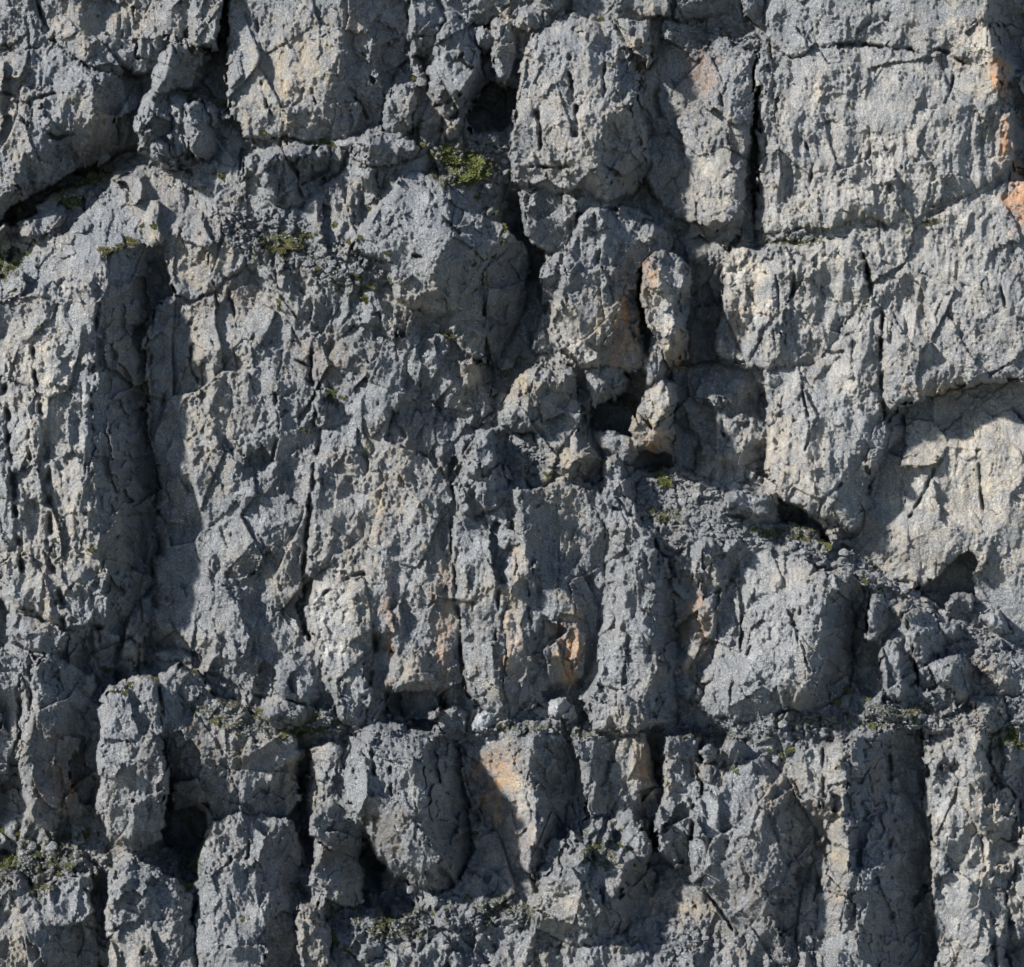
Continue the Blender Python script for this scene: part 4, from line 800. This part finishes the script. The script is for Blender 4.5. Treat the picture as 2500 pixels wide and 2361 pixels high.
def rock_material(name, masks=True, base=1.0):
    m = bpy.data.materials.new(name); m.use_nodes = True
    nt = m.node_tree; b = nt.nodes['Principled BSDF']
    geo = nt.nodes.new('ShaderNodeNewGeometry'); P = geo.outputs['Position']
    def noise(scale, detail=4, rough=.55, sc=(1, 1, 1), dist=0.0):
        mp = nt.nodes.new('ShaderNodeMapping'); mp.inputs['Scale'].default_value = sc
        nt.links.new(P, mp.inputs[0])
        n = nd(nt, 'ShaderNodeTexNoise', Scale=scale, Detail=detail, Roughness=rough, Distortion=dist)
        nt.links.new(mp.outputs[0], n.inputs['Vector']); return n.outputs['Fac']
    big = noise(.55, 4); mid = noise(2.6, 5, .6); streak = noise(2.2, 4, .6, (1.6, 1.6, .22)); spk = noise(26, 3, .75); fine = noise(70, 2, .8)
    c = mixc(nt, (.135 * base, .142 * base, .150 * base), (.29 * base, .297 * base, .30 * base), ramp(nt, mid, .32, .68))
    c = mixc(nt, c, (.215 * base, .218 * base, .220 * base), ramp(nt, big, .35, .7, 0, .55))
    c = mixc(nt, c, (.10 * base, .105 * base, .115 * base), ramp(nt, streak, .52, .70, 0, .65))
    c = mixc(nt, c, (.27 * base, .225 * base, .165 * base), ramp(nt, noise(1.7, 5, .65), .54, .76, 0, .35))
    # mineral grain: pale and dark flecks
    c = mixc(nt, c, (.58, .58, .57), ramp(nt, spk, .54, .68, 0, .75))
    c = mixc(nt, c, (.035, .037, .042), ramp(nt, noise(33, 3, .75), .52, .66, 0, .8))
    c = mixc(nt, c, (.5, .5, .5), ramp(nt, fine, .56, .72, 0, .6))
    if masks:
        A = nd(nt, 'ShaderNodeAttribute', attribute_name='stain_a'); B = nd(nt, 'ShaderNodeAttribute', attribute_name='stain_b')
        sa = nt.nodes.new('ShaderNodeSeparateColor'); nt.links.new(A.outputs['Color'], sa.inputs[0])
        sb = nt.nodes.new('ShaderNodeSeparateColor'); nt.links.new(B.outputs['Color'], sb.inputs[0])
        br = ramp(nt, noise(5.5, 5, .65), .34, .56)
        c = mixc(nt, c, (.20, .205, .212), math_(nt, 'MULTIPLY', sb.outputs['Blue'], .8))
        c = mixc(nt, c, (.15, .108, .066), math_(nt, 'MULTIPLY', math_(nt, 'MULTIPLY', sa.outputs['Blue'], br), .75))
        c = mixc(nt, c, (.46, .365, .235), math_(nt, 'MULTIPLY', math_(nt, 'MULTIPLY', sa.outputs['Red'], ramp(nt, noise(3.4, 6, .7), .32, .60, .1, 1)), .8))
        c = mixc(nt, c, (.17, .085, .042), math_(nt, 'MULTIPLY', math_(nt, 'MULTIPLY', sb.outputs['Green'], br), .85))
        c = mixc(nt, c, (.47, .19, .045), math_(nt, 'MULTIPLY', math_(nt, 'MULTIPLY', sa.outputs['Green'], ramp(nt, noise(7, 5, .7), .36, .54)), .95))
        c = mixc(nt, c, (.62, .60, .555), math_(nt, 'MULTIPLY', math_(nt, 'MULTIPLY', A.outputs['Alpha'], ramp(nt, noise(6, 6, .75), .35, .62)), .72))
        c = mixc(nt, c, (.105, .112, .045), math_(nt, 'MULTIPLY', math_(nt, 'MULTIPLY', sb.outputs['Red'], ramp(nt, noise(7, 5, .7), .45, .62)), .75))
    g1 = ramp(nt, noise(38, 2, .85), .30, .70, .40, 1.6)
    c = mixc(nt, c, g1, ramp(nt, noise(1.1, 3), .35, .65, .35, .9), 'MULTIPLY')
    nt.links.new(c, b.inputs['Base Color'])
    b.inputs['Roughness'].default_value = .52
    b.inputs['Specular IOR Level'].default_value = .5
    vo = nd(nt, 'ShaderNodeTexVoronoi', Scale=30.0); nt.links.new(P, vo.inputs['Vector'])
    h = math_(nt, 'ADD', math_(nt, 'MULTIPLY', vo.outputs['Distance'], -.35), math_(nt, 'ADD', math_(nt, 'MULTIPLY', noise(34, 4, .8), .5), math_(nt, 'MULTIPLY', fine, .55)))
    bp = nd(nt, 'ShaderNodeBump', Strength=1.0, Distance=.06)
    nt.links.new(h, bp.inputs['Height']); nt.links.new(bp.outputs[0], b.inputs['Normal'])
    return m
ROCK = rock_material('limestone')
STONE = rock_material('loose_stone', False, 1.1)
PALE = rock_material('pale_stone', False, 2.1)

def plant_material(name, c0, c1):
    m = bpy.data.materials.new(name); m.use_nodes = True
    nt = m.node_tree; b = nt.nodes['Principled BSDF']
    geo = nt.nodes.new('ShaderNodeNewGeometry')
    n = nd(nt, 'ShaderNodeTexNoise', Scale=22.0, Detail=3.0); nt.links.new(geo.outputs['Position'], n.inputs['Vector'])
    oi = nt.nodes.new('ShaderNodeObjectInfo')
    c = mixc(nt, c0, c1, ramp(nt, n.outputs['Fac'], .35, .65))
    c = mixc(nt, c, (.13, .105, .05), ramp(nt, oi.outputs['Random'], .45, 1.0, 0, .6))
    nt.links.new(c, b.inputs['Base Color']); b.inputs['Roughness'].default_value = .8
    b.inputs['Specular IOR Level'].default_value = .15
    return m
MOSS = plant_material('cushion_leaves', (.052, .058, .022), (.105, .108, .044))
GRASS = plant_material('green_leaves', (.060, .070, .020), (.120, .128, .042))

# ------------------------------------------------------------------ cut the relief into its rocks
def tag(o, label=None, cat=None, group=None, kind=None):
    for a, v in (('label', label), ('category', cat), ('group', group), ('kind', kind)):
        if v: o[a] = v
    return o
LAB = {}
for l in LABELS.strip().split('\n'):
    k_, nm, lb, ct = l.split('|'); LAB[k_] = (nm, lb, ct)

q = np.arange((NY - 1) * (NX - 1)); qj, qi = q // (NX - 1), q % (NX - 1)
v0 = (qj * NX + qi).astype(np.int32)
QUAD = np.stack([v0, v0 + NX, v0 + NX + 1, v0 + 1], -1)
fid = IDG.reshape(-1)[v0]
def patch(name, faces, mat=None):
    used, inv = np.unique(faces.reshape(-1), return_inverse=True)
    me = bpy.data.meshes.new(name)
    co = POS[used]; nf = len(faces)
    org = co.mean(0)
    me.vertices.add(len(used)); me.vertices.foreach_set('co', (co - org).reshape(-1))
    me.loops.add(nf * 4); me.loops.foreach_set('vertex_index', inv.astype(np.int32).reshape(-1))
    me.polygons.add(nf); me.polygons.foreach_set('loop_start', np.arange(0, nf * 4, 4, dtype=np.int32))
    me.polygons.foreach_set('use_smooth', np.ones(nf, bool))
    me.update(calc_edges=True)
    for an, arr in (('stain_a', MASK_A), ('stain_b', MASK_B)):
        at_ = me.attributes.new(an, 'FLOAT_COLOR', 'POINT'); at_.data.foreach_set('color', arr[used].reshape(-1))
    me.materials.append(mat or ROCK)
    o = bpy.data.objects.new(name, me); COL.objects.link(o); o.location = org.tolist()
    return o
def parent(c, p):
    c.parent = p; c.matrix_parent_inverse = Matrix.Translation(-p.location)

order = np.argsort(fid, kind='stable'); sf = fid[order]
lo_ = np.searchsorted(sf, np.arange(NB)); hi_ = np.searchsorted(sf, np.arange(NB), side='right')
HOLLOW = {'cave_void', 'cave_void_a', 'cave_void_b', 'cave_void_c', 'cave_void_d', 'recess_notch'}
cliff = patch('cliff', QUAD[order[lo_[0]:hi_[0]]])
tag(cliff, 'grey limestone cliff with mossy ledges behind the separate rocks', 'cliff', None, 'structure')
ROOT = {}; CENT = {}
from collections import Counter
cnt = Counter(r[1] for r in REC)
for bi in range(1, NB):
    key, ob, part, typ = REC[bi]
    f = QUAD[order[lo_[bi]:hi_[bi]]]
    if len(f) < 4: print('empty block', key); continue
    if ob in HOLLOW:
        o = patch('hollow', f); parent(o, cliff); continue
    nm, lb, ct = LAB[ob]
    if not part:
        o = patch(nm, f, PALE if ob in ('white_stone', 'white_stone_b') else None); ROOT[ob] = o; tag(o, lb, ct)
        if ob == 'scree_ramp': tag(o, kind='structure')
    else:
        o = patch(part, f)
        if ob not in ROOT:
            e = bpy.data.objects.new(nm, None); COL.objects.link(e); e.location = o.location; e.empty_display_size = .3
            tag(e, lb, ct); ROOT[ob] = e
        parent(o, ROOT[ob])
    uu = np.unique(f); CENT[ob] = (float(GXX.reshape(-1)[uu].mean()), float(GYY.reshape(-1)[uu].mean()), lb)
print("rocks", len(ROOT), round(time.time() - T0, 1))

# unseen floor sheet added far below to bounce light on to the face
me = bpy.data.meshes.new('ground'); R_ = 1500
me.from_pydata([(-R_, -R_, 0), (R_, -R_, 0), (R_, R_, 0), (-R_, R_, 0)], [], [(0, 1, 2, 3)])
gm = bpy.data.materials.new('meadow'); gm.use_nodes = True
gn = nd(gm.node_tree, 'ShaderNodeTexNoise', Scale=.05, Detail=6.0)
gg = gm.node_tree.nodes.new('ShaderNodeNewGeometry'); gm.node_tree.links.new(gg.outputs['Position'], gn.inputs['Vector'])
gm.node_tree.links.new(mixc(gm.node_tree, (.06, .07, .04), (.12, .12, .11), gn.outputs['Fac']), gm.node_tree.nodes['Principled BSDF'].inputs['Base Color'])
me.materials.append(gm)
g = bpy.data.objects.new('ground', me); COL.objects.link(g); g.location = (0, 0, -42); tag(g, 'valley floor of grass and scree below the cliff', 'ground', None, 'structure')

# ------------------------------------------------------------------ plants: cushions of moss and grass on the ledges
def cushion_mesh(name, mat, seed, n=480, blade=.2, up=.36):
    r = random.Random(seed); vs = []; fs = []
    for i in range(12):                                   # inner cushion
        for j in range(4):
            a = 2 * math.pi * i / 12; e = math.pi / 2 * j / 3.2; q_ = .5 + .1 * r.random()
            vs.append((q_ * math.cos(a) * math.cos(e), q_ * math.sin(a) * math.cos(e), .62 * q_ * math.sin(e) - .12))
    for i in range(12):
        for j in range(3):
            a, b = i * 4 + j, ((i + 1) % 12) * 4 + j
            fs.append((a, b, b + 1, a + 1))
    for _ in range(n):                                    # leaves
        a = r.uniform(0, 2 * math.pi); e = math.asin(r.uniform(0, 1)); q_ = r.uniform(.35, .86) * (.8 + .25 * math.sin(3 * a + seed))
        p = Vector((q_ * math.cos(a) * math.cos(e), q_ * math.sin(a) * math.cos(e), up * q_ * math.sin(e) - .05))
        d = (Vector((p.x, p.y, p.z * 1.2 + .25)).normalized() + Vector((r.uniform(-.6, .6), r.uniform(-.6, .6), r.uniform(-.2, .6)))).normalized()
        s = d.cross(Vector((r.uniform(-1, 1), r.uniform(-1, 1), r.uniform(-1, 1)))).normalized()
        L_ = blade * r.uniform(.7, 1.5); w = blade * r.uniform(.22, .4); k_ = len(vs)
        vs += [p - s * w, p + s * w, p + d * L_ * .6 + s * w * .7, p + d * L_, p + d * L_ * .6 - s * w * .7]
        fs += [(k_, k_ + 1, k_ + 2, k_ + 4), (k_ + 4, k_ + 2, k_ + 3)]
    me_ = bpy.data.meshes.new(name); me_.from_pydata(vs, [], fs); me_.materials.append(mat); me_.update()
    return me_
CUSH = {'m': [cushion_mesh('moss_cushion', MOSS, i) for i in range(5)],
        'g': [cushion_mesh('grass_tuft', GRASS, 20 + i, 480, .26, .34) for i in range(4)]}
ORD = ['first', 'second', 'third', 'fourth', 'fifth', 'sixth', 'seventh', 'eighth', 'ninth', 'tenth', 'eleventh', 'twelfth', 'thirteenth', 'fourteenth', 'fifteenth', 'sixteenth', 'seventeenth', 'eighteenth', 'nineteenth', 'twentieth']
PLANTS = """m|under the huge cracked boulder on the slope|225,440,30 205,450,18 180,490,26 160,497,18 145,500,14 250,432,14
m|on the slope below the pinnacle cluster|545,430,16 470,460,11 350,550,10 375,553,10 610,570,10 490,570,8 540,250,13 525,420,11
m|on the brow of the left buttress cap|315,592,20 290,602,14 255,615,20 270,612,16
m|at the left edge beside the buttress cap|8,640,22 30,655,18 50,640,14 15,672,14 70,620,12
m|at the foot of the tan wall|645,325,14 665,335,10 790,350,18 810,348,15 770,352,10
m|in the gap left of the leaf shaped pillar|1010,190,12 1030,295,8 1030,350,14
g|in the bright green patch under the leaf shaped pillar|1060,370,24 1085,362,20 1105,385,28 1130,398,30 1158,402,28 1122,432,26 1150,438,24 1172,418,22 1190,405,14 1100,362,18 1140,370,18 1168,385,16 1140,418,24 1075,385,16
g|trailing down the crack right of the grey dome|1165,480,12 1185,510,10 1205,520,9 1225,568,13 1222,590,10 1230,552,8 1155,645,9 1205,625,9
m|beside the stubby rock above the grey dome|925,480,9 900,510,10 880,580,9 850,590,9
m|on the rubble slope above the middle buttress|820,550,13 790,535,10 690,580,22 720,590,18 760,575,12 650,592,18 740,570,12 680,606,20 705,598,18 700,640,9 730,600,12 635,585,14 665,575,16
m|on the stony slope left of the grey dome|860,610,13 870,670,9 775,655,8 835,675,10 820,708,10 875,710,12 945,615,11 955,640,8 955,685,8 980,735,11
g|below the stony slope left of the grey dome|900,700,13 897,730,15 885,722,10 685,750,11 680,735,8
m|under the foot of the grey dome|1090,815,17 1108,820,11 1075,812,9
m|on top of the small knobbly block|805,960,19 838,970,11 790,965,11
m|in the crack of the central wall|735,1045,10 750,1055,8 1128,1635,8 1125,1620,6
m|beneath the crumbly outcrop|1290,955,12 1300,1155,13 1336,1158,12 1270,1110,7 1280,1140,8
g|in the shade beneath the cracked cream block|1620,1170,18 1605,1160,12 1632,1180,12 1612,1182,10
m|on the face of the left buttress|90,800,8 220,965,7 140,1322,8 222,1343,11
m|in the dark corner of the left buttress|370,1310,7 377,1530,13 325,1480,9 312,1515,8 262,1635,12 355,1625,10
m|on the ledge below the middle buttress|280,1685,10 305,1690,11 320,1670,9 380,1660,12 477,1705,9 525,1760,12 545,1750,10 605,1735,10 625,1732,10 610,1770,11 540,1772,10 472,1640,9
g|beside the rounded boulder on the mossy ledge|632,1738,12 780,1740,13 770,1755,13 640,1775,11 720,1775,12 825,1770,9 705,1785,20 730,1786,20 755,1780,16 775,1776,14 690,1790,14
m|above the brown lit panel|800,1805,11 838,1800,11 845,1812,8
m|on the scree ramp right of the stump rock|1465,1198,10 1550,1222,10 1590,1245,10 1610,1265,17 1630,1258,14 1600,1272,12 1680,1295,8
g|on the scree under the hanging pillar|1840,1290,15 1860,1300,14 1880,1302,13 1905,1300,13 1965,1315,12 2000,1330,11 2020,1335,12 1940,1308,11 2135,1385,10 2110,1420,9 2150,1440,9
m|at the foot of the big pale slab|2095,1530,9 2060,1680,14 2045,1715,13 2075,1690,10 2120,1710,9 1975,1755,8 1740,1770,8
m|on the gravel ledge above the wide dark face|2160,1740,10 2200,1745,13 2230,1735,12 2230,1760,10 2170,1770,9 2250,1730,8 2130,1775,12 2150,1768,9
g|in the bright clump at the right edge|2460,1790,24 2480,1800,20 2475,1775,18 2450,1808,14 2490,1818,14 2440,1785,12
m|above the fluted rib|1925,1825,20 1880,1830,11 1910,1855,10 1940,1815,12 1905,1832,12
m|beside the small stones over the broad slab|1745,1815,9 1790,1880,11 1770,1870,8 1800,1885,8
g|at the lower left edge under the brown block|45,2025,14 65,2040,9 10,2030,13 15,2105,17 30,2100,14 8,2115,12 40,2112,10
m|on the gravel ledge under the hanging block|95,2060,13 90,2090,13 130,2105,13 210,2035,17 240,2030,14 170,2040,11 145,2130,18 170,2115,13 115,2170,13 235,2140,13 270,2115,10 230,2180,13 75,2180,9 95,2075,12 195,2042,12
m|right of the hanging block by the black hollow|460,2100,17 475,2110,13 465,2170,15 395,2130,8 408,2163,8 478,2130,10 440,2095,10
m|on the sloping tower|595,2245,8 672,1957,8 743,2045,9 740,2170,13
m|on the mossy rubble slope near the bottom|800,2195,9 830,2230,9 865,2215,11 870,2250,11 810,2275,12 820,2295,12 900,2280,12 930,2265,14 935,2245,11 845,2315,10 900,2190,8 985,2220,8 950,2350,13 1000,2290,9 880,2235,8 955,2250,10 915,2275,12 815,2285,10
m|right half of the rubble slope near the bottom|1140,2190,9 1195,2190,10 1215,2240,10 1230,2200,9 1185,2250,10 1280,2215,12 1165,2030,8 1100,2270,8 1060,2230,8 1205,2205,8
m|on the pointed mossy outcrop|1503,2010,8 1520,2025,9 1445,2070,13 1465,2055,11 1450,2100,11 1520,2065,13 1480,2120,9 1435,2135,8 1545,2110,10 1530,2160,9 1508,2060,10 1460,2065,10
m|on the dark slope right of the mossy outcrop|1545,2290,9 1612,2290,9 1640,2345,9 1715,2235,8 1690,2310,8 1680,2065,8 1560,2300,7
m|on the ledge of the domed pillar and top wall|1395,28,8 1465,45,10 1505,50,9 1770,80,8 1488,160,5 1385,205,6 1735,335,5 1385,30,8
m|in the joint under the streaked panel|1940,585,12 1960,588,10 1920,590,9 1985,582,9 2265,545,11 2285,538,9 2215,565,9 1870,665,7 1658,560,9
m|on the wall of the streaked panel|2015,185,7 2075,258,8 1940,205,6"""
def put(o, px, py, r, lift, spin, tiltn=.55):
    o.location = at(px, py, surf(px, py) + lift)
    ax = (N * tiltn + Vector((0, 0, 1)) * (1 - tiltn)).normalized()
    o.rotation_mode = 'QUATERNION'
    o.rotation_quaternion = ax.to_track_quat('Z', 'Y') @ Matrix.Rotation(spin, 3, 'Z').to_quaternion()
    o.scale = (r, r, r)
rp = random.Random(3)
for line in PLANTS.split('\n'):
    kd, where, ps = line.split('|')
    P_ = sorted(pts(ps))
    for i, (px, py, r) in enumerate(P_):
        me_ = rp.choice(CUSH[kd])
        o = bpy.data.objects.new('moss_cushion' if kd == 'm' else 'grass_tuft', me_); COL.objects.link(o)
        put(o, px, py, r * PX * 1.12, -r * PX * 10 * .05, rp.uniform(0, 6.28))
        o.scale.x *= rp.uniform(.85, 1.3); o.scale.z *= rp.uniform(.45, .8)
        lab = ('olive moss cushion ' if kd == 'm' else 'green grass tuft ') + where + (', %s from left' % ORD[i] if len(P_) > 1 else '')
        tag(o, lab, 'moss' if kd == 'm' else 'grass', ('moss ' if kd == 'm' else 'grass ') + where)

# ------------------------------------------------------------------ loose stones
def stone_mesh(seed, sub=2, mat=None):
    import bmesh
    r = random.Random(seed); bm = bmesh.new(); bmesh.ops.create_icosphere(bm, subdivisions=sub, radius=1)
    cuts = [(Vector((r.gauss(0, 1), r.gauss(0, 1), r.gauss(0, 1))).normalized(), r.uniform(.5, .85)) for _ in range(11)]
    for v in bm.verts:
        for n_, d_ in cuts:
            t = v.co.dot(n_) - d_
            if t > 0: v.co -= n_ * t
        v.co += Vector((r.uniform(-1, 1), r.uniform(-1, 1), r.uniform(-1, 1))) * .03
        v.co.x *= 1.15; v.co.z *= .72
    me_ = bpy.data.meshes.new('stone'); bm.to_mesh(me_); bm.free(); me_.materials.append(mat or STONE)
    return me_
STN = [stone_mesh(40 + i) for i in range(7)]
STONES = """on the scree ramp under the shaded wall|1655,1165,14 1680,1180,12 1700,1205,16 1725,1215,13 1745,1185,16 1790,1185,20 1820,1190,12 1800,1275,9 1715,1280,9 1640,1200,12 1668,1225,15 1735,1240,10 1690,1250,13
on the scree ramp beneath the hanging pillar|1990,1300,16 2045,1320,16 1930,1330,10 2060,1350,14 2100,1380,13 2140,1405,15 2020,1360,10 2170,1425,13 2210,1440,14 2240,1450,11 1960,1345,12
on the scree near the right edge|2265,1490,13 2260,1535,9 2350,1600,13 2390,1590,10 2470,1620,12 2430,1580,9 2280,1690,10 2400,1660,12
below the green patch under the black cave|1230,395,13 1215,370,11 1205,425,10 1235,440,13 1255,460,11 1190,455,10 1225,500,20 1180,350,10 1210,470,10 1120,378,8
in the hollow at the foot of the central wall|975,1755,13 1000,1765,10 1020,1752,11 950,1748,9 1045,1770,9 1005,1740,8
on the ledge above the mossy outcrop|1300,1765,9 1455,1788,9 1525,1785,9 1230,1795,8 1345,1785,8
on the gravel ledge at the lower left|75,2070,20 125,2068,16 220,2075,18 285,2100,12 380,2095,14 55,2085,12 185,2085,12 30,2075,14 255,2095,10 400,2075,11
on the mossy rubble slope|1000,2170,13 1060,2200,14 970,2195,9 1110,2195,11 1150,2230,14 1040,2250,12 1090,2310,15 1170,2290,13 1240,2270,14 880,2200,9 1270,2320,15 1200,2340,12 1010,2330,11
on the stony slope above the middle buttress|780,620,14 810,640,12 840,650,10 750,640,13 800,660,9 770,600,9 835,705,8 855,690,9 600,600,11 905,745,9
on the top gravel ledge|1400,40,13 1425,35,10 1370,35,12 1455,30,10 1750,70,8 1870,95,9 1840,85,8
on the ledge under the big pale slab|1880,1765,12 1910,1770,16 1950,1770,10 2010,1790,12 2150,1755,10 2090,1770,9 2270,1760,12 2330,1740,12 2300,1770,10
on the slope right of the mossy outcrop|1650,2200,12 1600,2210,10 1690,2250,11 1640,2270,13 1720,2290,12 1580,2330,12 1670,2330,13 1560,2260,9 1620,2310,9"""
for line in STONES.split('\n'):
    where, ps = line.split('|'); P_ = sorted(pts(ps))
    for i, (px, py, r) in enumerate(P_):
        o = bpy.data.objects.new('stone', rp.choice(STN)); COL.objects.link(o)
        put(o, px, py, r * PX * .95, r * PX * 10 * .12, rp.uniform(0, 6.28), .35)
        tag(o, 'loose grey stone ' + where + ', %s from left' % ORD[i], 'stone', 'loose stones ' + where)

# gravel: far too many to count
GV = np.array([[1, 0, -.4], [-.5, .87, -.4], [-.5, -.87, -.4], [.3, .1, .7], [-.4, .3, .5], [.1, -.6, .4]], np.float32)
GF = [(0, 2, 1), (0, 1, 3), (1, 4, 3), (1, 2, 4), (2, 5, 4), (2, 0, 5), (0, 3, 5), (3, 4, 5)]
rg = np.random.default_rng(5)
cand = np.argwhere((rub > .55) & ~far); pick = cand[rg.choice(len(cand), min(7000, len(cand)), replace=False)]
gv = []; gf = []
for n_, (j, i) in enumerate(pick):
    s_ = float(rg.uniform(1.6, 4.6) * (1.7 if rg.random() < .08 else 1)) * PX
    a = rg.uniform(0, 6.28); c_, s2 = math.cos(a), math.sin(a)
    q_ = GV * rg.uniform(.6, 1.2, (6, 3)); q_ = np.stack([q_[:, 0] * c_ - q_[:, 1] * s2, q_[:, 0] * s2 + q_[:, 1] * c_, q_[:, 2] * .75], -1) * s_
    gv.append(q_ + POS[j * NX + i] + np.array(N) * s_ * .4); gf += [tuple(n_ * 6 + k_ for k_ in f) for f in GF]
me = bpy.data.meshes.new('gravel'); me.from_pydata(np.concatenate(gv).tolist(), [], gf); me.materials.append(STONE)
o = bpy.data.objects.new('gravel', me); COL.objects.link(o); tag(o, 'fine grey gravel lying on the ledges and the scree', 'gravel', None, 'stuff')
# thin grass growing along the ledges: one mass
gz = np.argwhere((ST['g'] > .30) & ~far); pk = gz[rg.choice(len(gz), min(9000, len(gz)), replace=False)]
bv = []; bf = []
for n_, (j, i) in enumerate(pk):
    p0 = POS[j * NX + i]
    for b_ in range(4):
        a = rg.uniform(0, 6.28); L_ = rg.uniform(.025, .075); w_ = .006
        d_ = np.array([math.cos(a) * .8, math.sin(a) * .5 - .35, .8 + rg.uniform(-.3, .3)]) * L_
        s_ = np.array([math.sin(a), -math.cos(a), .2]) * w_
        k_ = len(bv); bv += [p0 - s_, p0 + s_, p0 + d_]; bf.append((k_, k_ + 1, k_ + 2))
me = bpy.data.meshes.new('grass'); me.from_pydata([tuple(v) for v in bv], [], bf); me.materials.append(MOSS)
o = bpy.data.objects.new('grass', me); COL.objects.link(o); tag(o, 'thin olive grass sprouting along the mossy ledges', 'grass', None, 'stuff')
print("done", round(time.time() - T0, 1))
